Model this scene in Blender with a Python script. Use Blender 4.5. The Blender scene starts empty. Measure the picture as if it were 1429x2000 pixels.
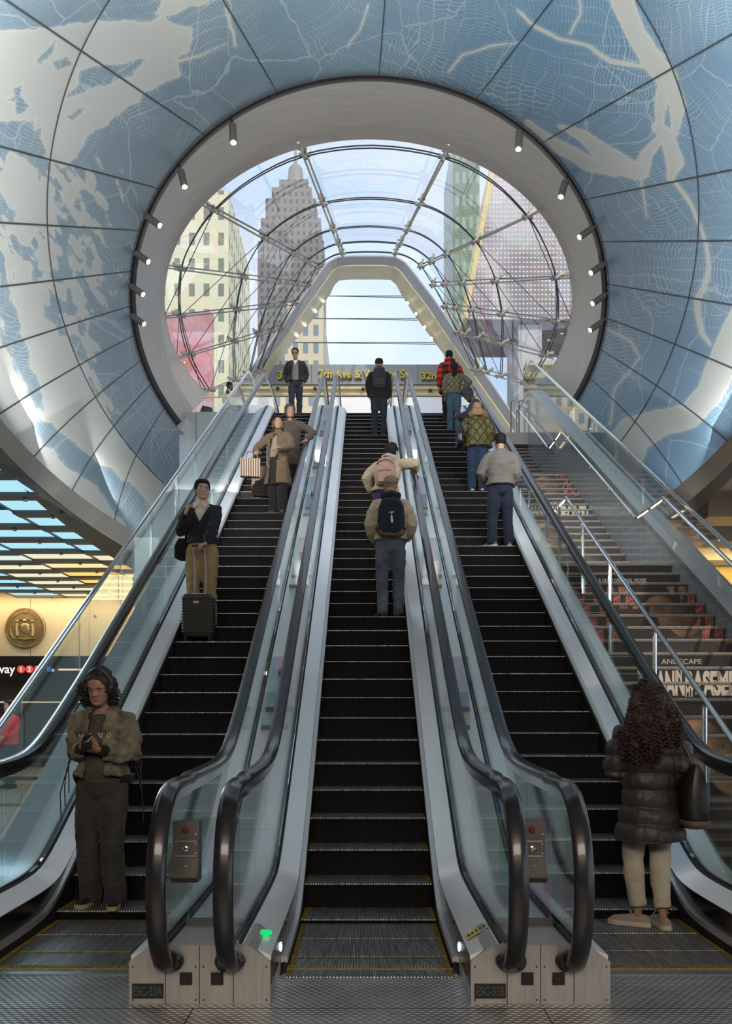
import bpy, bmesh, math, random
import numpy as np
from mathutils import Vector, Matrix, noise as mnoise
random.seed(7)
PI = math.pi
SC = bpy.context.scene
COL = SC.collection
F, CX, CY, EYE = 1716.0, 712.0, 1390.0, 1.5      # focal length (px), principal point, eye height

def at(px, py, d):
    """world point at distance d (m) along +Y whose image is near (px, py)"""
    return Vector(((px - CX) * d / F, d, EYE - (py - CY) * d / F))

# ------------------------------------------------------------------ materials
def new_mat(name):
    m = bpy.data.materials.new(name); m.use_nodes = True
    nt = m.node_tree; nt.nodes.clear()
    out = nt.nodes.new('ShaderNodeOutputMaterial')
    return m, nt, out

class NG:
    """tiny node helper"""
    def __init__(s, nt): s.nt = nt
    def n(s, typ, **kw):
        nd = s.nt.nodes.new(typ)
        for k, v in kw.items():
            if k == 'ins':
                for kk, vv in v.items():
                    if isinstance(vv, bpy.types.NodeSocket): s.nt.links.new(vv, nd.inputs[kk])
                    else: nd.inputs[kk].default_value = vv
            else: setattr(nd, k, v)
        return nd
    def math(s, op, a, b=None, c=None):
        nd = s.nt.nodes.new('ShaderNodeMath'); nd.operation = op
        for i, x in enumerate((a, b, c)):
            if x is None: continue
            if isinstance(x, bpy.types.NodeSocket): s.nt.links.new(x, nd.inputs[i])
            else: nd.inputs[i].default_value = x
        return nd.outputs[0]
    def mix(s, fac, a, b):
        nd = s.nt.nodes.new('ShaderNodeMix'); nd.data_type = 'RGBA'
        for i, x in ((0, fac), (6, a), (7, b)):
            if isinstance(x, bpy.types.NodeSocket): s.nt.links.new(x, nd.inputs[i])
            elif i == 0: nd.inputs[0].default_value = x
            else: nd.inputs[i].default_value = (*x, 1) if len(x) == 3 else x
        return nd.outputs[2]
    def ramp(s, fac, stops, mode='LINEAR'):
        nd = s.nt.nodes.new('ShaderNodeValToRGB'); cr = nd.color_ramp; cr.interpolation = mode
        while len(cr.elements) < len(stops): cr.elements.new(0.5)
        for e, (p, c) in zip(cr.elements, stops):
            e.position = p; e.color = (*c, 1) if len(c) == 3 else c
        s.nt.links.new(fac, nd.inputs[0]); return nd.outputs[0]
    def link(s, a, b): s.nt.links.new(a, b)

MATS = {}
def mat(name, col, rough=0.5, metal=0.0, noise=0.0, nscale=8.0, bump=0.0, bscale=60.0, spec=0.5,
        emit=None, estr=0.0, col2=None, stretch=None, sheen=0.0, coat=0.0):
    if name in MATS: return MATS[name]
    m, nt, out = new_mat(name); g = NG(nt)
    b = g.n('ShaderNodeBsdfPrincipled')
    b.inputs['Base Color'].default_value = (*col, 1); b.inputs['Roughness'].default_value = rough
    b.inputs['Metallic'].default_value = metal; b.inputs['Specular IOR Level'].default_value = spec
    if sheen: b.inputs['Sheen Weight'].default_value = sheen
    if coat: b.inputs['Coat Weight'].default_value = coat
    if emit: b.inputs['Emission Color'].default_value = (*emit, 1); b.inputs['Emission Strength'].default_value = estr
    tc = g.n('ShaderNodeTexCoord').outputs['Object']
    if stretch: tc = g.n('ShaderNodeMapping', ins={'Vector': tc, 'Scale': stretch}).outputs[0]
    if noise or col2:
        nz = g.n('ShaderNodeTexNoise', ins={'Vector': tc, 'Scale': nscale, 'Detail': 5.0, 'Roughness': .6}).outputs['Fac']
        c2 = col2 or tuple(max(0, c * (1 - noise)) for c in col)
        c1 = col if col2 else tuple(min(1, c * (1 + noise)) for c in col)
        f = g.ramp(nz, [(.33, (0, 0, 0)), (.67, (1, 1, 1))])
        g.link(g.mix(f, c1, c2), b.inputs['Base Color'])
    if bump:
        nb = g.n('ShaderNodeTexNoise', ins={'Vector': tc, 'Scale': bscale, 'Detail': 3.0}).outputs['Fac']
        bp = g.n('ShaderNodeBump', ins={'Height': nb, 'Strength': bump, 'Distance': .01})
        g.link(bp.outputs[0], b.inputs['Normal'])
    g.link(b.outputs[0], out.inputs[0]); MATS[name] = m
    return m

def glass_mat(name, tint=(.93, .97, .96), rough=0.0, refl=1.0, film=0.0, extra=0.0, wavy=0.0, rfac=1.0):
    """thin sheet: tinted transmission plus Fresnel reflection; film = weak coloured coating"""
    if name in MATS: return MATS[name]
    m, nt, out = new_mat(name); g = NG(nt)
    tr = g.n('ShaderNodeBsdfTransparent'); tr.inputs[0].default_value = (*tint, 1)
    gl = g.n('ShaderNodeBsdfAnisotropic' if False else 'ShaderNodeBsdfGlossy'); gl.inputs['Roughness'].default_value = rough
    gl.inputs['Color'].default_value = (refl, refl, refl, 1)
    fr = g.n('ShaderNodeFresnel'); fr.inputs[0].default_value = 1.5
    fac = g.math('ADD', g.math('MULTIPLY', fr.outputs[0], rfac), extra)
    tc = g.n('ShaderNodeTexCoord').outputs['Object']
    if film:
        nz = g.n('ShaderNodeTexNoise', ins={'Vector': tc, 'Scale': 2.3, 'Detail': 2.0, 'Distortion': 1.2}).outputs['Fac']
        hue = g.n('ShaderNodeHueSaturation', ins={'Color': (.9, .35, .5, 1)})
        g.link(g.math('MULTIPLY', nz, 2.6), hue.inputs['Hue'])
        c = g.mix(film, (1, 1, 1), hue.outputs[0])
        g.link(g.mix(film, tint, hue.outputs[0]), tr.inputs[0])
        g.link(c, gl.inputs['Color'])
    if wavy:
        nb = g.n('ShaderNodeTexNoise', ins={'Vector': tc, 'Scale': 1.1, 'Detail': 1.0}).outputs['Fac']
        bp = g.n('ShaderNodeBump', ins={'Height': nb, 'Strength': wavy, 'Distance': .2})
        g.link(bp.outputs[0], gl.inputs['Normal'])
    mx = g.n('ShaderNodeMixShader')
    g.link(fac, mx.inputs[0]); g.link(tr.outputs[0], mx.inputs[1]); g.link(gl.outputs[0], mx.inputs[2])
    g.link(mx.outputs[0], out.inputs[0]); MATS[name] = m
    return m

def emit_mat(name, col, s):
    if name in MATS: return MATS[name]
    m, nt, out = new_mat(name); g = NG(nt)
    e = g.n('ShaderNodeEmission'); e.inputs[0].default_value = (*col, 1); e.inputs[1].default_value = s
    g.link(e.outputs[0], out.inputs[0]); MATS[name] = m
    return m

# ------------------------------------------------------------------ mesh builder
class MB:
    def __init__(s): s.v = []; s.f = []; s.mi = []; s.cur = 0
    def add(s, vs, fs):
        o = len(s.v); s.v += [tuple(p) for p in vs]
        for f in fs: s.f.append(tuple(i + o for i in f)); s.mi.append(s.cur)
        return s
    def box(s, lo, hi):
        (a, b, c), (d, e, f) = lo, hi
        if a > d: a, d = d, a
        if b > e: b, e = e, b
        if c > f: c, f = f, c
        return s.add([(a, b, c), (d, b, c), (d, e, c), (a, e, c), (a, b, f), (d, b, f), (d, e, f), (a, e, f)],
                     [(0, 3, 2, 1), (4, 5, 6, 7), (0, 1, 5, 4), (1, 2, 6, 5), (2, 3, 7, 6), (3, 0, 4, 7)])
    def obox(s, M, size):
        """oriented box: M 4x4 matrix, size full extents, centred"""
        hx, hy, hz = (q / 2 for q in size)
        pts = [M @ Vector(p) for p in [(-hx, -hy, -hz), (hx, -hy, -hz), (hx, hy, -hz), (-hx, hy, -hz), (-hx, -hy, hz), (hx, -hy, hz), (hx, hy, hz), (-hx, hy, hz)]]
        return s.add(pts, [(0, 3, 2, 1), (4, 5, 6, 7), (0, 1, 5, 4), (1, 2, 6, 5), (2, 3, 7, 6), (3, 0, 4, 7)])
    def bar(s, a, b, w, h, up=(0, 0, 1)):
        a = Vector(a); b = Vector(b); t = (b - a); L = t.length; t.normalize()
        x = t.cross(Vector(up))
        if x.length < 1e-5: x = Vector((1, 0, 0))
        x.normalize(); z = x.cross(t)
        M = Matrix((x, t, z)).transposed().to_4x4(); M.translation = (a + b) / 2
        return s.obox(M, (w, L, h))
    def loft(s, rings, closed=True, cap=True):
        n = len(rings[0]); vs = [p for r in rings for p in r]; fs = []
        for i in range(len(rings) - 1):
            for j in range(n if closed else n - 1):
                k = (j + 1) % n
                fs.append((i * n + j, i * n + k, (i + 1) * n + k, (i + 1) * n + j))
        if cap and closed:
            fs.append(tuple(range(n - 1, -1, -1))); o = (len(rings) - 1) * n
            fs.append(tuple(range(o, o + n)))
        return s.add(vs, fs)
    def tube(s, pts, r, n=8, cap=True, up=None, closed=False):
        pts = [Vector(p) for p in pts]; m = len(pts)
        rs = r if isinstance(r, (list, tuple)) and len(r) == m else [r] * m
        rings = []; prev = None
        for i, p in enumerate(pts):
            t = (pts[min(i + 1, m - 1)] - pts[max(i - 1, 0)])
            if t.length < 1e-9: t = Vector((0, 0, 1))
            t.normalize()
            if prev is None:
                a = Vector(up) if up else (Vector((0, 0, 1)) if abs(t.z) < .9 else Vector((0, 1, 0)))
            else: a = prev
            x = a - t * a.dot(t)
            if x.length < 1e-6: x = t.orthogonal()
            x.normalize(); prev = x; y = t.cross(x)
            ra, rb = rs[i] if isinstance(rs[i], (list, tuple)) else (rs[i], rs[i])
            rings.append([p + x * (ra * math.cos(2 * PI * k / n)) + y * (rb * math.sin(2 * PI * k / n)) for k in range(n)])
        return s.loft(rings, True, cap)
    def lathe(s, prof, n=24, M=None):
        """prof: (r, z) list revolved about z; M maps to world"""
        M = M or Matrix.Identity(4)
        rings = [[M @ Vector((r * math.cos(2 * PI * k / n), r * math.sin(2 * PI * k / n), z)) for k in range(n)] for r, z in prof]
        return s.loft(rings, True, True)
    def ball(s, c, r, n=12, m=8):
        c = Vector(c); r = Vector(r) if hasattr(r, '__len__') else Vector((r, r, r))
        rings = []
        for i in range(1, m):
            th = PI * i / m
            rings.append([(c.x + r.x * math.sin(th) * math.cos(2 * PI * k / n), c.y + r.y * math.sin(th) * math.sin(2 * PI * k / n), c.z - r.z * math.cos(th)) for k in range(n)])
        o = len(s.v); s.loft(rings, True, False)
        b = len(s.v); s.v += [(c.x, c.y, c.z - r.z), (c.x, c.y, c.z + r.z)]
        for k in range(n):
            s.f.append((o + (k + 1) % n, o + k, b)); s.mi.append(s.cur)
            q = o + (m - 2) * n; s.f.append((q + k, q + (k + 1) % n, b + 1)); s.mi.append(s.cur)
        return s
    def prism(s, poly, a, b, axis=0):
        """polygon of 2D points extruded along an axis (0: poly is (y,z), 1: (x,z), 2: (x,y)) from a to b"""
        def P(p, t): return (t, p[0], p[1]) if axis == 0 else (p[0], t, p[1]) if axis == 1 else (p[0], p[1], t)
        return s.loft([[P(p, a) for p in poly], [P(p, b) for p in poly]], True, True)
    def build(s, name, mats, parent=None, smooth=True, ang=35, loc=None):
        me = bpy.data.meshes.new(name)
        me.from_pydata([tuple(p) for p in s.v], [], s.f)
        mats = mats if isinstance(mats, (list, tuple)) else [mats]
        for m in mats: me.materials.append(m)
        if len(mats) > 1: me.polygons.foreach_set('material_index', s.mi)
        bm = bmesh.new(); bm.from_mesh(me); bmesh.ops.recalc_face_normals(bm, faces=bm.faces[:]); bm.to_mesh(me); bm.free()
        if smooth:
            me.polygons.foreach_set('use_smooth', [True] * len(me.polygons))
            try: me.set_sharp_from_angle(angle=math.radians(ang))
            except Exception: pass
        me.update()
        o = bpy.data.objects.new(name, me); COL.objects.link(o)
        if parent: o.parent = parent
        if loc is not None: o.location = loc
        return o

def tag(o, label=None, cat=None, group=None, kind=None):
    if label: o['label'] = label
    if cat: o['category'] = cat
    if group: o['group'] = group
    if kind: o['kind'] = kind
    return o
def thing(name, label, cat, loc=(0, 0, 0), rz=0.0, group=None):
    o = bpy.data.objects.new(name, None); COL.objects.link(o)
    o.location = loc; o.rotation_euler = (0, 0, rz); o.empty_display_size = .2
    return tag(o, label, cat, group)
def struct(name, mb, mats, label=None, **kw):
    return tag(mb.build(name, mats, **kw), label, None, None, 'structure')
def copy_tree(o, parent=None):
    c = o.copy(); COL.objects.link(c)
    if parent: c.parent = parent
    for ch in list(o.children): copy_tree(ch, c)
    return c
def text_mesh(txt, size, depth, font_squeeze=1.0, bold=0.0, align='CENTER', spacing=1.0):
    """writing as mesh: returns MB in the XZ plane facing -Y, origin at baseline"""
    cu = bpy.data.curves.new('txt', 'FONT'); cu.body = txt; cu.size = size; cu.extrude = depth
    cu.align_x = align; cu.offset = bold; cu.space_character = spacing
    ob = bpy.data.objects.new('txt', cu); COL.objects.link(ob)
    dg = bpy.context.evaluated_depsgraph_get(); dg.update()
    me = bpy.data.meshes.new_from_object(ob.evaluated_get(dg))
    b = MB(); b.add([(v.co.x * font_squeeze, -v.co.z, v.co.y) for v in me.vertices], [tuple(p.vertices) for p in me.polygons])
    bpy.data.objects.remove(ob); bpy.data.curves.remove(cu); bpy.data.meshes.remove(me)
    return b
def xform(mb, M):
    mb.v = [tuple(M @ Vector(p)) for p in mb.v]; return mb
# ------------------------------------------------------------------ camera, render look
cam_d = bpy.data.cameras.new('camera'); cam = bpy.data.objects.new('camera', cam_d); COL.objects.link(cam)
cam.location = (0, 0, EYE); cam.rotation_euler = (PI / 2, 0, 0)
cam_d.sensor_fit = 'HORIZONTAL'; cam_d.sensor_width = 36; cam_d.lens = F / 1429 * 36
cam_d.shift_x = (714.5 - CX) / 1429; cam_d.shift_y = (CY - 1000) / 1429
cam_d.clip_end = 2000; SC.camera = cam
SC.view_settings.view_transform = 'Standard'; SC.view_settings.look = 'None'
SC.view_settings.gamma = 1; SC.view_settings.use_curve_mapping = False
SC.view_settings.exposure = 0.26
try:
    cy = SC.cycles
    cy.max_bounces = 8; cy.diffuse_bounces = 3; cy.glossy_bounces = 4; cy.transmission_bounces = 6; cy.transparent_max_bounces = 40
    cy.caustics_reflective = False; cy.caustics_refractive = False; cy.sample_clamp_indirect = 6; cy.use_denoising = True
except Exception: pass

# ------------------------------------------------------------------ world: hazy bright sky with soft cloud
w = bpy.data.worlds.new('world'); SC.world = w; w.use_nodes = True
g = NG(w.node_tree); w.node_tree.nodes.clear()
wo = g.n('ShaderNodeOutputWorld'); bg = g.n('ShaderNodeBackground')
tc = g.n('ShaderNodeTexCoord').outputs['Generated']
mp = g.n('ShaderNodeMapping', ins={'Vector': tc, 'Scale': (2.0, 2.0, 4.5)}).outputs[0]
nz = g.n('ShaderNodeTexNoise', ins={'Vector': mp, 'Scale': 1.6, 'Detail': 6.0, 'Roughness': .55}).outputs['Fac']
cl = g.ramp(nz, [(.34, (.56, .73, .95)), (.60, (.87, .93, 1.0))])
g.link(cl, bg.inputs[0]); bg.inputs[1].default_value = .98
g.link(bg.outputs[0], wo.inputs[0])
sun_d = bpy.data.lights.new('sun', 'SUN'); sun_d.energy = 1.5; sun_d.angle = .03; sun_d.color = (1, .9, .72)
sun = bpy.data.objects.new('sun', sun_d); COL.objects.link(sun)
sun.rotation_euler = Vector((-.30, .62, -.55)).to_track_quat('-Z', 'Y').to_euler()   # from behind the station, onto the facades

def area(name, loc, target, size, power, col=(1, 1, 1), sy=None, shape='RECTANGLE'):
    d = bpy.data.lights.new(name, 'AREA'); d.energy = power; d.color = col; d.shape = shape; d.size = size; d.size_y = sy or size
    o = bpy.data.objects.new(name, d); COL.objects.link(o); o.location = loc
    o.rotation_euler = (Vector(target) - Vector(loc)).to_track_quat('-Z', 'Y').to_euler()
    return o

# ------------------------------------------------------------------ common materials
M_steel = mat('brushed_steel', (.66, .68, .70), .30, 1.0, noise=.06, nscale=3, stretch=(40, 1.2, 1.2), bump=.03, bscale=8)
M_deck = mat('deck_steel', (.96, .97, .98), .30, .45, noise=.04, nscale=2)
M_deck_dark = mat('deck_worn_steel', (.36, .37, .38), .42, 1.0, noise=.12, nscale=5)
M_pedestal = mat('pedestal_steel', (.50, .47, .44), .46, .75, noise=.10, nscale=3, stretch=(20, 3, 1))
M_chrome = mat('polished_steel', (.80, .81, .82), .14, 1.0)
M_black = mat('black_gap', (.008, .008, .009), .6)
M_rubber = mat('handrail_rubber', (.016, .016, .017), .27, 0, spec=.5, noise=.15, nscale=20, coat=.35)
M_trim = mat('aluminium_trim', (.70, .66, .62), .38, .8)
M_glass = glass_mat('balustrade_glass', (.955, .985, .98), rfac=.5)
M_acryl = glass_mat('acrylic_plate', (.93, .95, .93), film=.17, extra=.03, rough=.12, rfac=.7)
M_yellow = mat('yellow_paint', (.36, .26, .05), .55, noise=.3, nscale=30)

def smax(a, b, k): return .5 * (a + b + math.sqrt((a - b) ** 2 + k * k))
def smin(a, b, k): return .5 * (a + b - math.sqrt((a - b) ** 2 + k * k))
TAN = .57735
ZT = 8.87            # upper landing level
Y_FOOT = 6.19
def L(y): return TAN * (y - Y_FOOT)
def zc(y, flat, off, k=.12):
    """height of an escalator line: flat at the bottom, parallel to the step noses on the slope, flat at the top"""
    return smin(smax(flat, L(y) + off, k), ZT + flat, k)
def ysamp(a, b):
    ys = [a]
    y = a
    while y < b - 1e-6:
        y += .12 if (y < 8.2 or y > 20.6) else .8
        ys.append(min(y, b))
    return ys

def sweep(mb, prof, ys):
    """prof: list of (x, zfun); closed outline swept along Y"""
    mb.loft([[(x, y, zf(y)) for x, zf in prof] for y in ys], True, True); return mb
def path_sweep(mb, path, sec, x):
    """path of (y, z); section of (sx, sn) with sn along the outward normal"""
    rings = []
    for i, (y, z) in enumerate(path):
        a = path[max(i - 1, 0)]; b = path[min(i + 1, len(path) - 1)]
        ty, tz = b[0] - a[0], b[1] - a[1]; l = math.hypot(ty, tz); ty /= l; tz /= l
        ny, nz_ = tz, -ty           # travelling towards -Y the outward normal points up
        rings.append([(x + sx, y + ny * sn, z + nz_ * sn) for sx, sn in sec])
    mb.loft(rings, True, True); return mb
def smooth_path(pts, sub=6):
    out = []
    P = [Vector((p[0], p[1])) for p in pts]
    for i in range(len(P) - 1):
        p0, p1, p2, p3 = P[max(i - 1, 0)], P[i], P[i + 1], P[min(i + 2, len(P) - 1)]
        for k in range(sub):
            t = k / sub
            q = .5 * ((2 * p1) + (p2 - p0) * t + (2 * p0 - 5 * p1 + 4 * p2 - p3) * t * t + (3 * p1 - p0 - 3 * p2 + p3) * t ** 3)
            out.append((q.x, q.y))
    out.append(tuple(P[-1])); return out
# ------------------------------------------------------------------ escalators
def stripe_mat(name, base, ridge, pitch, duty, metal, rough, var=.3):
    """grooved metal: ridges and grooves running along the travel direction"""
    m, nt, out = new_mat(name); g = NG(nt)
    b = g.n('ShaderNodeBsdfPrincipled'); b.inputs['Roughness'].default_value = rough; b.inputs['Metallic'].default_value = metal; b.inputs['Specular IOR Level'].default_value = .5 if metal else .12
    tc = g.n('ShaderNodeTexCoord').outputs['Object']
    x = g.n('ShaderNodeSeparateXYZ', ins={0: tc}).outputs[0]
    fr = g.math('FRACT', g.math('MULTIPLY', x, 1 / pitch))
    on = g.math('LESS_THAN', fr, duty)
    gw = g.n('ShaderNodeNewGeometry').outputs['Position']
    mp = g.n('ShaderNodeMapping', ins={'Vector': gw, 'Scale': (28, 2.0, 2.0)}).outputs[0]
    nz = g.n('ShaderNodeTexNoise', ins={'Vector': mp, 'Scale': 1.5, 'Detail': 4.0}).outputs['Fac']
    wear = g.ramp(nz, [(.3, (1 - var,) * 3), (.7, (1 + var,) * 3)])
    rc = g.n('ShaderNodeMix', data_type='RGBA', blend_type='MULTIPLY'); rc.inputs[0].default_value = 1
    rc.inputs[6].default_value = (*ridge, 1); g.link(wear, rc.inputs[7])
    g.link(g.mix(on, base, rc.outputs[2]), b.inputs['Base Color'])
    bp = g.n('ShaderNodeBump', ins={'Height': on, 'Strength': .4, 'Distance': .004}); g.link(bp.outputs[0], b.inputs['Normal'])
    g.link(b.outputs[0], out.inputs[0]); return m
M_tread = stripe_mat('step_tread_grooves', (.012, .012, .012), (.36, .36, .36), .0095, .5, .6, .42, .5)
M_riser = stripe_mat('step_riser_ribs', (.004, .004, .004), (.014, .012, .011), .0095, .5, .0, .65, .3)
M_nose = stripe_mat('step_nose_edge', (.05, .05, .05), (.85, .83, .78), .019, .55, .5, .35, .6)
M_demarc = stripe_mat('step_yellow_edge', (.02, .016, .005), (.34, .23, .03), .0095, .6, .0, .5, .4)

def path_steps(z_ref):
    """(y, z) of step noses: .41 m apart along the chain path through the nose at height z_ref"""
    y = 4.4; pts = []; s = 0
    zf = lambda y: smin(smax(0, L(y), .08), ZT, .08)
    prev = (y, zf(y)); tab = [(0, *prev)]
    while y < 23.2:
        y += .01; q = (y, zf(y)); s += math.hypot(q[0] - prev[0], q[1] - prev[1]); tab.append((s, *q)); prev = q
    s_ref = min(tab, key=lambda t: abs(t[2] - z_ref))[0]
    res = []; k0 = -int(s_ref / .41); j = 0
    for k in range(k0, 200):
        st = s_ref + k * .41
        if st < 0: continue
        while j < len(tab) and tab[j][0] < st: j += 1
        if j >= len(tab): break
        if 4.72 < tab[j][1] < 22.35: res.append((tab[j][1], tab[j][2]))
    return res

def make_step(parent, name='step'):
    b = MB(); w = .474
    b.cur = 0; b.add([(-w, .004, 0), (w, .004, 0), (w, .404, 0), (-w, .404, 0)], [(0, 1, 2, 3)])
    b.cur = 1; b.add([(-w, .004, 0), (w, .004, 0), (w, -.003, -.009), (-w, -.003, -.009)], [(0, 3, 2, 1)])
    prof = [(-.003, -.009), (.004, -.05), (.006, -.10), (.003, -.16), (-.002, -.21), (.02, -.26)]
    b.cur = 2
    b.loft([[(-w, y, z), (w, y, z)] for y, z in prof], False, False)
    b.cur = 3
    for s in (-1, 1):
        b.add([(s * w, .004, .0015), (s * (w - .035), .004, .0015), (s * (w - .035), .404, .0015), (s * w, .404, .0015)], [(0, 1, 2, 3)])
    b.add([(-w, .38, .0015), (w, .38, .0015), (w, .404, .0015), (-w, .404, .0015)], [(0, 1, 2, 3)])
    b.cur = 2
    b.loft([[(-w, .404, 0), (w, .404, 0)], [(-w, .404, -.06), (w, .404, -.06)], [(-w, .02, -.26), (w, .02, -.26)]], False, False)
    for s in (-1, 1):
        b.add([(s * w, .404, 0), (s * w, .004, 0)] + [(s * w, y, z) for y, z in prof] + [(s * w, .404, -.06)], [tuple(range(9))])
    return b.build(name, [M_tread, M_nose, M_riser, M_demarc], parent, ang=20)

HSEC = [(x * 1.13, z * 1.05) for x, z in [(-.041, -.008), (-.044, .006), (-.040, .022), (-.026, .033), (0, .037), (.026, .033), (.040, .022), (.044, .006), (.041, -.008), (.024, -.012), (-.024, -.012)]]
GSEC = [(-.021, -.075), (-.021, -.012), (.021, -.012), (.021, -.075)]
NEWEL = [(4.98, 1.105), (4.70, 1.105), (4.52, 1.075), (4.385, .99), (4.30, .87), (4.255, .72), (4.25, .57), (4.285, .42), (4.36, .30), (4.47, .215), (4.60, .20)]
def hand_z(y): return smin(smax(1.105, L(y) + .95, .22), ZT + 1.07, .22)
HPATH = [(24.62, ZT + .20), (24.78, ZT + .30)] + [(24.9, ZT + .55), (24.8, ZT + .85), (24.55, ZT + 1.03), (24.25, ZT + 1.07)]
HPATH = smooth_path(HPATH, 4) + [(y, hand_z(y)) for y in reversed(ysamp(5.05, 24.0))] + smooth_path(NEWEL, 5)
PH = {'L': 1.284, 'C': 1.229, 'R': 1.296}
XC = {'L': -1.725, 'C': .03, 'R': 1.775}
STEPS = {k: path_steps(PH[k]) for k in PH}
def gb(y): return zc(y, .30, .125)          # foot of the glass
def gt(y): return hand_z(y) - .06
JOINTS = [5.9, 7.5, 9.1, 10.7, 12.3, 13.9, 15.5, 17.1, 18.7, 20.3, 21.9, 23.3]
def glass_piece(x, y0, y1):
    ys = [y0] + [y for y in ysamp(y0, y1)[1:-1]] + [y1]
    mb = MB(); poly = [(y, gb(y)) for y in ys] + [(y, gt(y)) for y in reversed(ys)]
    return mb.prism(poly, x - .005, x + .005, 0)
def glass_newel(x, y1):
    ins = []
    P = smooth_path(NEWEL, 5)
    for i, (y, z) in enumerate(P):
        a = P[max(i - 1, 0)]; b = P[min(i + 1, len(P) - 1)]; ty, tz = b[0] - a[0], b[1] - a[1]; l = math.hypot(ty, tz)
        q = (y - tz / l * .06, z + ty / l * .06)
        if q[1] > .30 and y < 5.0 or y >= 4.9: ins.append(q)
    ys = [y for y in ysamp(4.98, y1) if y > 5.0]
    poly = [(y, gt(y)) for y in reversed(ys)] + ins + [(4.42, .285)] + [(y, gb(y)) for y in [4.6, 5.0, 5.3, y1]]
    return MB().prism(poly, x - .005, x + .005, 0)

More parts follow.
